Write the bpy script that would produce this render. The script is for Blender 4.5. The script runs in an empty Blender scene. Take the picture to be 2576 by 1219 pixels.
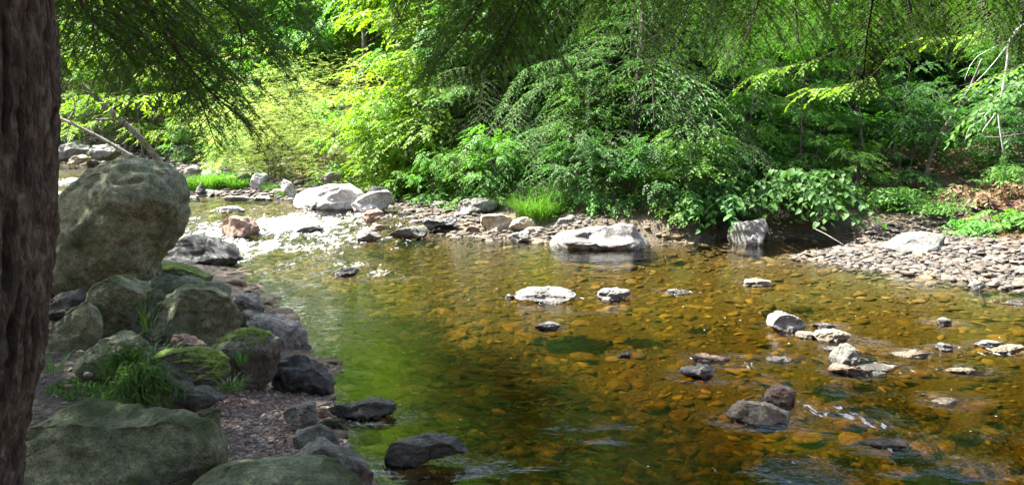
import bpy, bmesh, math, random
import numpy as np
from mathutils import Vector, Matrix
R_ = math.radians
# ------------------------------------------------------------------ camera, sky, sun, exposure
sc = bpy.context.scene
COL = sc.collection
CAMZ = 2.2; F_ = 1946.0; PITCH = math.atan((609.5 - 330) / F_)
cam_d = bpy.data.cameras.new('camera'); cam = bpy.data.objects.new('camera', cam_d); COL.objects.link(cam)
cam.location = (0, 0, CAMZ); cam.rotation_euler = (math.pi / 2 - PITCH, 0, 0)
cam_d.sensor_width = 36; cam_d.lens = 36 * F_ / 2576; cam_d.clip_end = 500; cam_d.clip_start = 0.05
sc.camera = cam
SUN_EL, SUN_AZ = R_(56), R_(-72)          # azimuth measured from +Y (view direction) towards +X
world = bpy.data.worlds.new('World'); sc.world = world; world.use_nodes = True
wn = world.node_tree.nodes; wl = world.node_tree.links
sky = wn.new('ShaderNodeTexSky'); sky.sky_type = 'NISHITA'; sky.sun_disc = False
sky.air_density = .7; sky.dust_density = 2.5; sky.ozone_density = .5; sky.sun_elevation = SUN_EL; sky.sun_rotation = SUN_AZ
bg = wn['Background']; bg.inputs['Strength'].default_value = 0.15
wl.new(sky.outputs[0], bg.inputs[0])
sd = bpy.data.lights.new('sun', 'SUN'); sd.energy = 5.0; sd.angle = R_(0.5); sd.color = (1, .95, .86)
sun = bpy.data.objects.new('sun', sd); COL.objects.link(sun)
sdir = Vector((math.sin(SUN_AZ) * math.cos(SUN_EL), math.cos(SUN_AZ) * math.cos(SUN_EL), math.sin(SUN_EL)))
sun.rotation_euler = sdir.to_track_quat('Z', 'Y').to_euler(); sun.location = (0, 0, 30)
sc.view_settings.view_transform = 'Standard'; sc.view_settings.look = 'None'
sc.view_settings.exposure = 2.45; sc.view_settings.gamma = 1
sc.render.engine = 'CYCLES'
cy = sc.cycles
cy.max_bounces = 7; cy.diffuse_bounces = 4; cy.glossy_bounces = 3; cy.transmission_bounces = 4; cy.transparent_max_bounces = 8
cy.caustics_reflective = False; cy.caustics_refractive = False; cy.sample_clamp_indirect = 6
cy.use_denoising = True

# ------------------------------------------------------------------ helpers
rng = np.random.default_rng(7)
def ray(px, py):
    cx = (px - 1288) / F_; cyy = (609.5 - py) / F_
    c, s = math.cos(PITCH), math.sin(PITCH)
    return np.array([cx, c + cyy * s, -s + cyy * c])
def at(px, py, Y):                       # the point at depth Y seen at that place
    d = ray(px, py); return np.array([0, 0, CAMZ]) + d * (Y / d[1])
def onz(px, py, z):
    d = ray(px, py); return np.array([0, 0, CAMZ]) + d * ((z - CAMZ) / d[2])
def ss(a, b, x):
    t = np.clip((np.asarray(x, float) - a) / (b - a), 0, 1); return t * t * (3 - 2 * t)

def _h(ix, iy, iz, seed):
    n = (ix * 374761393 + iy * 668265263 + iz * 2147483647 * 3 + seed * 1442695041) & 0xffffffff
    n = ((n ^ (n >> 13)) * 1274126177) & 0xffffffff
    n = ((n ^ (n >> 16)) * 2246822519) & 0xffffffff
    return ((n ^ (n >> 15)) & 0xffffff) / float(0xffffff) * 2 - 1
def vnoise(P, seed=0):
    P = np.asarray(P, float); I = np.floor(P).astype(np.int64); f = P - I; f = f * f * f * (f * (f * 6 - 15) + 10)
    out = 0
    for a in (0, 1):
        for b in (0, 1):
            for c in (0, 1):
                w = (f[..., 0] if a else 1 - f[..., 0]) * (f[..., 1] if b else 1 - f[..., 1]) * (f[..., 2] if c else 1 - f[..., 2])
                out = out + w * _h(I[..., 0] + a, I[..., 1] + b, I[..., 2] + c, seed)
    return out
def fbm(P, seed=0, oct=4, gain=.5, ridged=False):
    a, s, out, fr = 1.0, 0, 0, 1.0
    for o in range(oct):
        n = vnoise(np.asarray(P) * fr + o * 17.3, seed + o)
        if ridged: n = 1 - 2 * np.abs(n)
        out = out + a * n; s += a; a *= gain; fr *= 2.03
    return out / s

def new_mesh(name, V, faces, mats=(), midx=None, attrs=None, smooth=True):
    """faces: list of (n,k) int arrays"""
    me = bpy.data.meshes.new(name)
    V = np.asarray(V, np.float32)
    me.vertices.add(len(V)); me.vertices.foreach_set('co', V.ravel())
    faces = [f for f in faces if len(f)]
    nl = sum(f.size for f in faces); nf = sum(len(f) for f in faces)
    me.loops.add(nl); me.loops.foreach_set('vertex_index', np.concatenate([f.ravel() for f in faces]).astype(np.int32))
    me.polygons.add(nf)
    tot = np.concatenate([np.full(len(f), f.shape[1], np.int32) for f in faces])
    st = np.concatenate([[0], np.cumsum(tot)[:-1]]).astype(np.int32)
    me.polygons.foreach_set('loop_start', st); me.polygons.foreach_set('loop_total', tot)
    if midx is not None: me.polygons.foreach_set('material_index', np.asarray(midx, np.int32))
    me.polygons.foreach_set('use_smooth', np.full(nf, smooth))
    for k, a in (attrs or {}).items():
        at_ = me.attributes.new(k, 'FLOAT', 'POINT'); at_.data.foreach_set('value', np.asarray(a, np.float32))
    for m in mats: me.materials.append(m)
    me.update(calc_edges=True)
    return me
class Buf:
    def __init__(s): s.V = []; s.F4 = []; s.F3 = []; s.m4 = []; s.m3 = []; s.n = 0; s.A = []
    def add(s, V, F, mat=0, rnd=0.5):
        V = np.asarray(V, float).reshape(-1, 3); F = np.asarray(F) + s.n
        if F.shape[1] == 4: s.F4.append(F); s.m4.append(np.full(len(F), mat))
        else: s.F3.append(F); s.m3.append(np.full(len(F), mat))
        s.V.append(V); s.A.append(np.broadcast_to(np.asarray(rnd, float), (len(V),))); s.n += len(V)
    def mesh(s, name, mats, off=(0, 0, 0), smooth=True):
        V = np.concatenate(s.V) - np.asarray(off, float)
        fs = []; mi = []
        if s.F4: fs.append(np.concatenate(s.F4)); mi.append(np.concatenate(s.m4))
        if s.F3: fs.append(np.concatenate(s.F3)); mi.append(np.concatenate(s.m3))
        return new_mesh(name, V, fs, mats, np.concatenate(mi), {'rnd': np.concatenate(s.A)}, smooth)
def obj(name, me, parent=None, loc=(0, 0, 0)):
    o = bpy.data.objects.new(name, me); COL.objects.link(o); o.location = loc
    if parent is not None: o.parent = parent
    return o
def tag(o, label=None, cat=None, group=None, kind=None):
    if label: o['label'] = label
    if cat: o['category'] = cat
    if group: o['group'] = group
    if kind: o['kind'] = kind
    return o
def thing(name, label, cat, loc=(0, 0, 0), group=None):
    o = bpy.data.objects.new(name, None); COL.objects.link(o); o.location = loc; o.empty_display_size = .2
    return tag(o, label, cat, group)
def nrm(v):
    v = np.asarray(v, float); return v / (np.linalg.norm(v, axis=-1, keepdims=True) + 1e-9)
def spline(pts, n):
    P = np.asarray(pts, float)
    if len(P) == 2: t = np.linspace(0, 1, n)[:, None]; return P[0] * (1 - t) + P[1] * t
    Q = np.vstack([2 * P[0] - P[1], P, 2 * P[-1] - P[-2]]); out = []
    ts = np.linspace(0, len(P) - 1 - 1e-6, n)
    for t in ts:
        i = int(t); u = t - i; a, b, c, d = Q[i:i + 4]
        out.append(.5 * ((2 * b) + (-a + c) * u + (2 * a - 5 * b + 4 * c - d) * u * u + (-a + 3 * b - 3 * c + d) * u ** 3))
    return np.array(out)
def tube(buf, pts, r0, r1, k=6, mat=0, rr=None, rnd=.5, cap=True, wob=0):
    P = np.asarray(pts, float); n = len(P)
    T = nrm(np.gradient(P, axis=0)); a = np.array([0, 0, 1.]) if abs(T[0][2]) < .9 else np.array([1., 0, 0])
    th = np.linspace(0, 2 * np.pi, k, endpoint=False)
    r = np.linspace(r0, r1, n) if rr is None else np.asarray(rr)
    if wob: r = r * (1 + wob * rng.normal(0, 1, n))
    A = nrm(np.cross(T, a)); B = np.cross(T, A)
    V = P[:, None, :] + r[:, None, None] * (np.cos(th)[None, :, None] * A[:, None, :] + np.sin(th)[None, :, None] * B[:, None, :])
    i = np.arange(n - 1)[:, None] * k; j = np.arange(k)[None, :]; j2 = (j + 1) % k
    Fq = np.stack([i + j, i + j2, i + k + j2, i + k + j], -1).reshape(-1, 4)
    V = V.reshape(-1, 3)
    if cap:
        V = np.vstack([V, P[-1] + T[-1] * r[-1] * .5]); b = (n - 1) * k
    buf.add(V, Fq, mat, rnd)
    if cap:
        jj = np.arange(k); Ft = np.stack([b + jj, b + (jj + 1) % k, np.full(k, n * k)], -1) + (buf.n - len(V))
        buf.F3.append(Ft); buf.m3.append(np.full(k, mat))

# ------------------------------------------------------------------ materials
def mat(name):
    m = bpy.data.materials.new(name); m.use_nodes = True; nt = m.node_tree; nt.nodes.clear()
    out = nt.nodes.new('ShaderNodeOutputMaterial')
    return m, nt, out
def N(nt, t, **kw):
    n = nt.nodes.new(t)
    for k, v in kw.items():
        if k.startswith('_'): setattr(n, k[1:], v)
        else: n.inputs[k].default_value = v
    return n
def noise(nt, vec, scale, detail=4, rough=.55, dist=0):
    n = N(nt, 'ShaderNodeTexNoise', Scale=scale, Detail=detail, Roughness=rough, Distortion=dist)
    if vec is not None: nt.links.new(vec, n.inputs['Vector'])
    return n
def ramp(nt, fac, stops):
    r = nt.nodes.new('ShaderNodeValToRGB'); e = r.color_ramp.elements
    while len(e) < len(stops): e.new(.5)
    for i, (p, c) in enumerate(stops):
        e[i].position = p; e[i].color = (*c, 1) if len(c) == 3 else c
    nt.links.new(fac, r.inputs[0]); return r
def mixc(nt, fac, a, b, mode='MIX'):
    m = nt.nodes.new('ShaderNodeMix'); m.data_type = 'RGBA'; m.blend_type = mode
    for k, v in ((0, fac), (6, a), (7, b)):
        if isinstance(v, (int, float)): m.inputs[k].default_value = v
        elif isinstance(v, tuple): m.inputs[k].default_value = (*v, 1)
        else: nt.links.new(v, m.inputs[k])
    return m.outputs[2]
def math_(nt, op, a, b=None, clamp=False):
    m = nt.nodes.new('ShaderNodeMath'); m.operation = op; m.use_clamp = clamp
    for i, v in enumerate((a, b)):
        if v is None: continue
        if isinstance(v, (int, float)): m.inputs[i].default_value = v
        else: nt.links.new(v, m.inputs[i])
    return m.outputs[0]
def attr(nt, name): return N(nt, 'ShaderNodeAttribute', _attribute_name=name).outputs['Fac']
def bump(nt, h, strength, dist):
    b = N(nt, 'ShaderNodeBump', Strength=strength, Distance=dist); nt.links.new(h, b.inputs['Height']); return b.outputs[0]
def gpos(nt): return nt.nodes.new('ShaderNodeNewGeometry').outputs['Position']

def stone_mat(name, c1, c2, c3, moss=(.05, .085, .012), lich=.4, rough=.85, obj_rand=False, sc_=1.0, fleck=.65):
    m, nt, out = mat(name); L = nt.links
    tc = nt.nodes.new('ShaderNodeTexCoord').outputs['Object']
    pos = gpos(nt)
    n1 = noise(nt, pos, 3.2 * sc_, 6, .65, .6); n2 = noise(nt, pos, 22 * sc_, 5, .7); n3 = noise(nt, pos, 90 * sc_, 3, .7)
    col = ramp(nt, n1.outputs[0], [(.3, c1), (.5, c2), (.68, c3)]).outputs[0]
    sp = ramp(nt, n2.outputs[0], [(.32, (.38, .38, .36)), (.5, (1, 1, 1)), (.68, (1.6, 1.6, 1.52))]).outputs[0]
    col = mixc(nt, .8, col, sp, 'MULTIPLY')
    fl = ramp(nt, n3.outputs[0], [(.36, (.35, .35, .35)), (.5, (1, 1, 1)), (.64, (1.5, 1.5, 1.5))]).outputs[0]
    col = mixc(nt, fleck, col, fl, 'MULTIPLY')
    # lichen blotches
    v = N(nt, 'ShaderNodeTexNoise', Scale=9.0 * sc_, Detail=7, Roughness=.75); L.new(pos, v.inputs['Vector'])
    lm = ramp(nt, v.outputs[0], [(.56, (0, 0, 0)), (.62, (1, 1, 1))]).outputs[0]
    lichc = tuple(min(.5, x * 1.7 + .03) for x in c2)
    col = mixc(nt, math_(nt, 'MULTIPLY', lm, lich), col, lichc)
    if obj_rand:
        oi = nt.nodes.new('ShaderNodeObjectInfo').outputs['Random']
        rc = ramp(nt, oi, [(0, (.75, .72, .7)), (.2, (1.25, 1.2, 1.15)), (.4, (.9, .75, .55)), (.55, (.6, .62, .65)), (.7, (1.1, .9, .65)), (.85, (1.3, 1.3, 1.3)), (1, (.85, .6, .45))]).outputs[0]
        col = mixc(nt, 1.0, col, rc, 'MULTIPLY')
    # moss
    ma = attr(nt, 'moss')
    mn = noise(nt, pos, 60, 3, .6)
    mc = ramp(nt, mn.outputs[0], [(.3, tuple(x * .45 for x in moss)), (.7, tuple(x * 1.5 for x in moss))]).outputs[0]
    col = mixc(nt, ma, col, mc)
    w = attr(nt, 'wet')
    col = mixc(nt, w, col, mixc(nt, 1.0, col, (.36, .33, .3), 'MULTIPLY'))
    bs = nt.nodes.new('ShaderNodeBsdfPrincipled')
    L.new(col, bs.inputs['Base Color'])
    r = math_(nt, 'SUBTRACT', rough, math_(nt, 'MULTIPLY', w, rough - .22)); L.new(r, bs.inputs['Roughness'])
    hh = math_(nt, 'ADD', math_(nt, 'MULTIPLY', n2.outputs[0], 1.0), math_(nt, 'MULTIPLY', n3.outputs[0], .45))
    hh = math_(nt, 'ADD', hh, math_(nt, 'MULTIPLY', math_(nt, 'MULTIPLY', mn.outputs[0], ma), 1.2))
    ck = N(nt, 'ShaderNodeTexVoronoi', Scale=2.6 * sc_, _feature='DISTANCE_TO_EDGE'); wp = mixc(nt, .12, pos, n1.outputs[1], 'ADD'); L.new(wp, ck.inputs['Vector'])
    cr = math_(nt, 'MULTIPLY', math_(nt, 'MINIMUM', ck.outputs['Distance'], .03), 9.0); hh = math_(nt, 'ADD', hh, cr)
    L.new(bump(nt, hh, .9, .026 / sc_ ** .5), bs.inputs['Normal'])
    L.new(bs.outputs[0], out.inputs[0]); return m
M = {}
M['pale'] = stone_mat('pale_granite', (.22, .215, .20), (.38, .37, .35), (.54, .53, .505), lich=.25)
M['white'] = M['pale']
M['pale'] = stone_mat('pale_stone', (.10, .097, .085), (.18, .176, .162), (.28, .275, .26), lich=.3)
M['grey'] = stone_mat('grey_stone', (.09, .092, .08), (.17, .172, .15), (.26, .26, .23), lich=.3)
M['tan'] = stone_mat('tan_stone', (.20, .165, .11), (.33, .28, .2), (.45, .40, .3), lich=.25)
M['slate'] = stone_mat('dark_slate', (.03, .031, .027), (.068, .07, .06), (.13, .133, .115), lich=.15, rough=.6)
M['red'] = stone_mat('reddish_stone', (.13, .085, .06), (.22, .15, .11), (.32, .25, .2), lich=.2)
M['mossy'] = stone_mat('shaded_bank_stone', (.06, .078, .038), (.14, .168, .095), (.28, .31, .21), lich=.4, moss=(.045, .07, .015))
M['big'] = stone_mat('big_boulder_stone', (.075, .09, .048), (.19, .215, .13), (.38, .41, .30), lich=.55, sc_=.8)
M['vivid'] = stone_mat('moss_topped_stone', (.06, .065, .045), (.12, .125, .105), (.20, .20, .18), lich=.4, moss=(.10, .17, .012))
M['black'] = stone_mat('wet_black_stone', (.025, .027, .03), (.06, .065, .07), (.14, .15, .16), lich=.2, rough=.3)
M['amber'] = stone_mat('amber_bed_stone', (.14, .11, .068), (.22, .175, .112), (.34, .285, .20), lich=.1, obj_rand=True)
M['bar'] = stone_mat('gravel_bar_stone', (.07, .063, .053), (.125, .114, .10), (.21, .195, .175), lich=.15, obj_rand=True)

def pebble_mat(name, stops, wet=False, rough=.85):
    m, nt, out = mat(name); L = nt.links
    a = attr(nt, 'rnd'); col = ramp(nt, a, stops).outputs[0]
    n2 = noise(nt, gpos(nt), 40, 4, .7)
    col = mixc(nt, .7, col, ramp(nt, n2.outputs[0], [(.3, (.55, .55, .55)), (.7, (1.35, 1.35, 1.35))]).outputs[0], 'MULTIPLY')
    bs = nt.nodes.new('ShaderNodeBsdfPrincipled'); bs.inputs['Roughness'].default_value = rough
    L.new(col, bs.inputs['Base Color']); L.new(bump(nt, n2.outputs[0], .5, .01), bs.inputs['Normal'])
    L.new(bs.outputs[0], out.inputs[0]); return m
M['bedpeb'] = pebble_mat('river_bed_stones', [(0, (.07, .055, .034)), (.2, (.16, .115, .06)), (.4, (.10, .082, .052)), (.6, (.21, .155, .085)), (.8, (.13, .115, .08)), (1, (.36, .29, .19))])
M['barpeb'] = pebble_mat('bar_gravel', [(0, (.04, .036, .03)), (.25, (.10, .088, .073)), (.5, (.065, .058, .052)), (.75, (.14, .125, .105)), (.9, (.12, .085, .06)), (1, (.23, .22, .20))])
M['beachpeb'] = pebble_mat('beach_gravel', [(0, (.11, .08, .062)), (.3, (.26, .19, .15)), (.6, (.18, .135, .105)), (.85, (.34, .27, .22)), (1, (.5, .43, .37))])

def leaf_mat(name, c_dark, c_light, trans, tfac=.45, rough=.5, spec=.35, gs=1.0):
    m, nt, out = mat(name); L = nt.links
    a = attr(nt, 'rnd'); oi = nt.nodes.new('ShaderNodeObjectInfo').outputs['Random']
    col = mixc(nt, a, c_dark, c_light)
    hs = N(nt, 'ShaderNodeHueSaturation'); L.new(col, hs.inputs['Color'])
    L.new(math_(nt, 'ADD', .49, math_(nt, 'MULTIPLY', oi, .02)), hs.inputs['Hue'])
    L.new(math_(nt, 'ADD', .82, math_(nt, 'MULTIPLY', oi, .36)), hs.inputs['Value'])
    bs = nt.nodes.new('ShaderNodeBsdfPrincipled'); bs.inputs['Roughness'].default_value = rough
    bs.inputs['Specular IOR Level'].default_value = spec
    L.new(hs.outputs[0], bs.inputs['Base Color'])
    tr = nt.nodes.new('ShaderNodeBsdfTranslucent'); L.new(mixc(nt, 1.0, hs.outputs[0], trans, 'MULTIPLY'), tr.inputs[0])
    mx = nt.nodes.new('ShaderNodeMixShader'); mx.inputs[0].default_value = tfac
    L.new(bs.outputs[0], mx.inputs[1]); L.new(tr.outputs[0], mx.inputs[2]); L.new(mx.outputs[0], out.inputs[0]); return m
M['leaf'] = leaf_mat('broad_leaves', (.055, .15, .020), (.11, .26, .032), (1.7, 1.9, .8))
M['leafdk'] = leaf_mat('dark_broad_leaves', (.028, .090, .016), (.054, .150, .024), (1.6, 1.8, .8))  # dark green leaves, colour lowered further to stand for shadow gaps
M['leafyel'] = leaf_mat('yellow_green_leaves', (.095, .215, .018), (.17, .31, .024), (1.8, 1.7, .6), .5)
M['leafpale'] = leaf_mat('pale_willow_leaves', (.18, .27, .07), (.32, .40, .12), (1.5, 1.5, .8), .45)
M['leafbig'] = leaf_mat('smooth_round_leaves', (.05, .14, .035), (.09, .22, .05), (1.5, 1.8, .7), .35, .55, .25)
M['hem'] = leaf_mat('hemlock_needles', (.032, .078, .020), (.056, .125, .028), (1.6, 1.9, .6), .3, .55, .3)
M['hemnear'] = leaf_mat('near_hemlock_needles', (.045, .105, .024), (.08, .17, .036), (1.6, 1.9, .6), .42, .55, .2)
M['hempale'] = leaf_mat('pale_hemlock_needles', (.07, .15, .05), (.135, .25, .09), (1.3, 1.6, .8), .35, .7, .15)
M['grass'] = leaf_mat('grass_blades', (.06, .17, .03), (.13, .30, .05), (1.5, 1.7, .6), .4)
M['grassdk'] = leaf_mat('shaded_grass', (.05, .13, .03), (.10, .22, .05), (1.5, 1.7, .6), .35)
M['dry'] = leaf_mat('dead_leaves', (.16, .08, .03), (.34, .20, .10), (1.3, 1.1, .8), .2)
M['deadfern'] = leaf_mat('dry_fern_leaves', (.14, .085, .045), (.26, .17, .105), (1.3, 1.1, .8), .3)

def bark_mat(name, c1, c2, c3, scl=(14, 14, 2.2), bs_=.03):
    m, nt, out = mat(name); L = nt.links
    mp = N(nt, 'ShaderNodeMapping'); mp.inputs['Scale'].default_value = scl; L.new(gpos(nt), mp.inputs[0])
    n1 = noise(nt, mp.outputs[0], 1.0, 8, .7, .8); n2 = noise(nt, gpos(nt), 5, 4, .6)
    col = ramp(nt, n1.outputs[0], [(.32, c1), (.5, c2), (.68, c3)]).outputs[0]
    col = mixc(nt, .6, col, ramp(nt, n2.outputs[0], [(.35, (.6, .6, .6)), (.65, (1.4, 1.4, 1.3))]).outputs[0], 'MULTIPLY')
    a = attr(nt, 'rnd'); col = mixc(nt, 1.0, col, ramp(nt, a, [(.05, (.35, .33, .3)), (.5, (1, 1, 1)), (.9, (1.5, 1.5, 1.45))]).outputs[0], 'MULTIPLY')
    bs = nt.nodes.new('ShaderNodeBsdfPrincipled'); bs.inputs['Roughness'].default_value = .9
    L.new(col, bs.inputs['Base Color']); L.new(bump(nt, n1.outputs[0], .8, bs_), bs.inputs['Normal'])
    L.new(bs.outputs[0], out.inputs[0]); return m
M['bark'] = bark_mat('hemlock_bark', (.02, .017, .013), (.075, .066, .052), (.20, .185, .15), (45, 45, 14), .03)
M['twigs'] = bark_mat('dark_twigs', (.03, .022, .016), (.06, .045, .034), (.11, .09, .07), (40, 40, 40), .005)
M['greybark'] = bark_mat('grey_bark', (.09, .08, .065), (.18, .165, .14), (.30, .285, .25), (30, 30, 30), .01)
M['palebark'] = bark_mat('pale_bark', (.30, .29, .26), (.46, .45, .42), (.60, .59, .56), (50, 50, 50), .004)
M['treebark'] = bark_mat('forest_bark', (.06, .055, .045), (.13, .12, .10), (.22, .21, .18), (10, 10, 3), .02)

# ------------------------------------------------------------------ river outline, ground and water level
LEFT = np.array([(20, -3), (10, -.6), (4, .4), (1, 1.7), (.2, 2.7), (-.45, 3.7), (-.85, 4.7), (-1.25, 5.4), (-1.45, 6.1), (-1.65, 7), (-2.15, 8), (-3.1, 9.8), (-4.2, 11.8), (-4.9, 13.2), (-6.1, 14.5), (-7.3, 16.5), (-9.3, 18.5), (-12.5, 21.5), (-16.5, 26), (-21.5, 31), (-29, 38), (-40, 46)], float)
RIGHT = np.array([(-42, 56), (-33, 48), (-25, 42), (-17.5, 35), (-13.8, 29.5), (-11.4, 25.8), (-9.9, 23.8), (-8.2, 22.9), (-6.4, 22.4), (-5.6, 21.6), (-3.6, 20.8), (-2.6, 19.8), (-2.0, 18.3), (-1.5, 17.0), (-.9, 16.2), (0, 15.8), (.9, 15.5), (1.8, 15.6), (2.9, 15.6), (3.6, 15.5), (4.6, 15.8), (6.3, 15.7), (6.8, 15.2), (6.2, 14.4), (5.2, 13.5), (5.7, 12.4), (7.1, 10.9), (10, 9.4), (14, 8.2), (22, 7)], float)
POLY = np.vstack([LEFT, RIGHT])
def sdist(x, y):                       # >0 outside the river
    x = np.asarray(x, float); y = np.asarray(y, float); best = np.full(x.shape, 1e9); ins = np.zeros(x.shape, bool)
    n = len(POLY)
    for i in range(n):
        a, b = POLY[i], POLY[(i + 1) % n]; ex, ey = b - a
        t = np.clip(((x - a[0]) * ex + (y - a[1]) * ey) / (ex * ex + ey * ey), 0, 1)
        best = np.minimum(best, np.hypot(x - a[0] - t * ex, y - a[1] - t * ey))
        c = ((a[1] > y) != (b[1] > y)) & (x < ex * (y - a[1]) / (ey if ey else 1e-9) + a[0]); ins ^= c
    return np.where(ins, -best, best)
def zwater(x, y): return .3 * ss(15.6, 20.2, y) + .03 * np.maximum(0, np.asarray(y) - 24)
def leftx(y): return np.interp(y, LEFT[:, 1], LEFT[:, 0])
def ground(x, y, fine=True):
    x = np.asarray(x, float); y = np.asarray(y, float)
    P = np.stack([x, y, 0 * x], -1)
    d = sdist(x, y) + .16 * vnoise(P * 1.7, 3) * ss(3, 6, y)
    left = x < leftx(y) + .01
    zl = np.interp(d, [0, .4, 1.5, 4, 9, 30, 90], [0, .07, .26, .55, 1.2, 11, 40])
    zg = np.interp(d, [0, .3, 1, 3, 6, 12, 40, 120], [0, .32, .5, .8, 1.7, 4.4, 19, 55])
    zb = np.interp(d, [0, .3, 1, 2, 3, 6, 12, 40, 120], [0, .05, .13, .26, .55, 1.5, 4.2, 19, 55])
    zu = np.interp(d, [0, .5, 1.5, 3, 6, 12, 40, 120], [0, .07, .2, .5, 1.6, 4.4, 19, 55])
    wb = ss(4.9, 5.6, x) * (1 - ss(14.6, 15.3, y)); wu = 1 - ss(.6, 1.8, x)
    zr = zg * (1 - wb) * (1 - wu) + zb * wb + zu * wu * (1 - wb)
    zout = np.where(left, zl, zr)
    dep = np.interp(-d, [0, .5, 1.5, 3], [0, .13, .34, .48]) * (1 - .6 * ss(14.5, 17, y)) * (1 + 1.3 * (1 - ss(6.0, 11.5, y + .5 * (x - 2) * (x > 2))))
    z = zwater(x, y) + np.where(d > 0, zout, -dep)
    z = z + .05 * fbm(P * 1.3, 5, 3) * ss(.2, 1.5, d) + .5 * fbm(P * .12, 9, 2) * ss(8, 20, d)
    return z
def g1(x, y): return float(ground(np.array([x]), np.array([y]))[0])
def axis(segs):
    o = []
    for a, b, s in segs: o.append(np.arange(a, b, s))
    o.append([segs[-1][1]]); return np.concatenate(o)
def grid(xs, ys, zf):
    X, Y = np.meshgrid(xs, ys); Z = zf(X.ravel(), Y.ravel())
    V = np.stack([X.ravel(), Y.ravel(), Z], -1); nx = len(xs)
    i = (np.arange(len(ys) - 1)[:, None] * nx + np.arange(nx - 1)[None, :]).ravel()
    return V, np.stack([i, i + 1, i + nx + 1, i + nx], -1)
gx = axis([(-130, -44, 5), (-44, -12, .7), (-12, 11, .13), (11, 30, .8), (30, 130, 5)])
gy = axis([(-40, -4, 3), (-4, 2, .4), (2, 22, .13), (22, 60, .7), (60, 150, 5)])
GV, GF = grid(gx, gy, lambda x, y: ground(x, y))
gd = sdist(GV[:, 0], GV[:, 1]); gleft = GV[:, 0] < leftx(GV[:, 1])
litter = ss(1.6, 3.4, gd + .5 * fbm(GV * .9, 21, 3)) * np.where(gleft, .0, 1.0) + np.where(gleft, ss(4, 7, gd), 0)
m, nt, out = mat('river_bank_ground'); L = nt.links
pos = gpos(nt)
vo = N(nt, 'ShaderNodeTexVoronoi', Scale=26.0, Randomness=1.0); L.new(pos, vo.inputs['Vector'])
gcol = ramp(nt, N(nt, 'ShaderNodeSeparateColor').outputs[0], [(0, (0, 0, 0)), (1, (1, 1, 1))])
sepc = gcol.inputs[0].links[0].from_node; L.new(vo.outputs['Color'], sepc.inputs[0])
gcol.color_ramp.elements[0].color = (.035, .027, .018, 1); gcol.color_ramp.elements[1].color = (.11, .088, .06, 1)
n1 = noise(nt, pos, 2.2, 6, .7); n2 = noise(nt, pos, 30, 5, .75)
soil = ramp(nt, n2.outputs[0], [(.3, (.035, .022, .013)), (.5, (.11, .062, .034)), (.66, (.20, .105, .055)), (.8, (.10, .09, .035))]).outputs[0]
bedc = mixc(nt, ramp(nt, n1.outputs[0], [(.4, (0, 0, 0)), (.62, (1, 1, 1))]).outputs[0], gcol.outputs[0], (.11, .088, .054))
lsoil = ramp(nt, n2.outputs[0], [(.3, (.022, .019, .014)), (.55, (.055, .046, .034)), (.75, (.10, .085, .065))]).outputs[0]
col = mixc(nt, attr(nt, 'leftbank'), bedc, lsoil)
col = mixc(nt, attr(nt, 'litter'), col, soil)
bs = nt.nodes.new('ShaderNodeBsdfPrincipled'); bs.inputs['Roughness'].default_value = .9
L.new(col, bs.inputs['Base Color'])
hh = math_(nt, 'ADD', math_(nt, 'MULTIPLY', vo.outputs['Distance'], -1.0), n2.outputs[0]); L.new(bump(nt, hh, .8, .03), bs.inputs['Normal'])
L.new(bs.outputs[0], out.inputs[0])
gme = new_mesh('ground', GV, [GF], [m], None, {'litter': litter, 'leftbank': np.where(gleft, ss(.2, .6, gd), 0)})
tag(obj('ground', gme), kind='structure')

# ---- water
FOAM = [(540, 578, 150, 32, 1.0), (740, 562, 200, 24, 1.0), (900, 548, 110, 9, .8), (690, 600, 260, 20, .9), (860, 585, 210, 16, .8), (1000, 560, 70, 8, .55),
        (610, 630, 170, 30, .82), (770, 664, 230, 22, .64), (900, 688, 150, 14, .56), (1020, 700, 90, 9, .5), (700, 730, 110, 22, .46), (640, 524, 160, 7, .42), (480, 537, 90, 8, .55), (600, 500, 100, 5, .3),
        (175, 465, 90, 18, .8), (470, 510, 90, 8, .5),
        (1860, 918, 100, 14, .42), (1910, 960, 130, 20, .46), (2060, 1035, 160, 24, .48), (2160, 1055, 150, 34, .46), (2210, 925, 120, 16, .42), (2140, 985, 150, 20, .35), (2330, 1130, 60, 50, .42),
        (2480, 1095, 160, 20, .25), (1500, 1065, 110, 22, .26), (1870, 1030, 80, 14, .3), (1540, 1100, 60, 14, .22), (1480, 790, 60, 6, .2), (1380, 826, 60, 5, .25), (2290, 1180, 140, 20, .22)]
wx = axis([(-46, -12, .5), (-12, -8, .12), (-8, 9, .055), (9, 24, .4)])
wy = axis([(-4, 2, .4), (2, 16, .06), (16, 22, .045), (22, 26, .12), (26, 58, .5)])
def foam_of(x, y):
    f = np.zeros(x.shape); amp = np.zeros(x.shape)
    for px, py, rx, ry, s in FOAM:
        z0 = 0 if py > 600 else (.15 if py > 545 else .3)
        c = onz(px, py, z0); ax = rx / F_ * c[1]; ay = abs(onz(px, py - ry, z0)[1] - onz(px, py + ry, z0)[1]) / 2
        q = ((x - c[0]) / ax) ** 2 + ((y - c[1]) / ay) ** 2
        f = np.maximum(f, s * np.exp(-q * .9))
    return f
def wz(x, y):
    P = np.stack([x, y, 0 * x], -1); f = foam_of(x, y)
    z = zwater(x, y) + .0035 * fbm(P * np.array([1.1, 2.6, 1]), 31, 3)
    z += f * .11 * fbm(P * np.array([3.2, 1.7, 1]), 33, 4) + f ** 2 * .05 * fbm(P * np.array([8, 4, 1]), 37, 2, ridged=True)
    return z
WV, WF = grid(wx, wy, wz)
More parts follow.
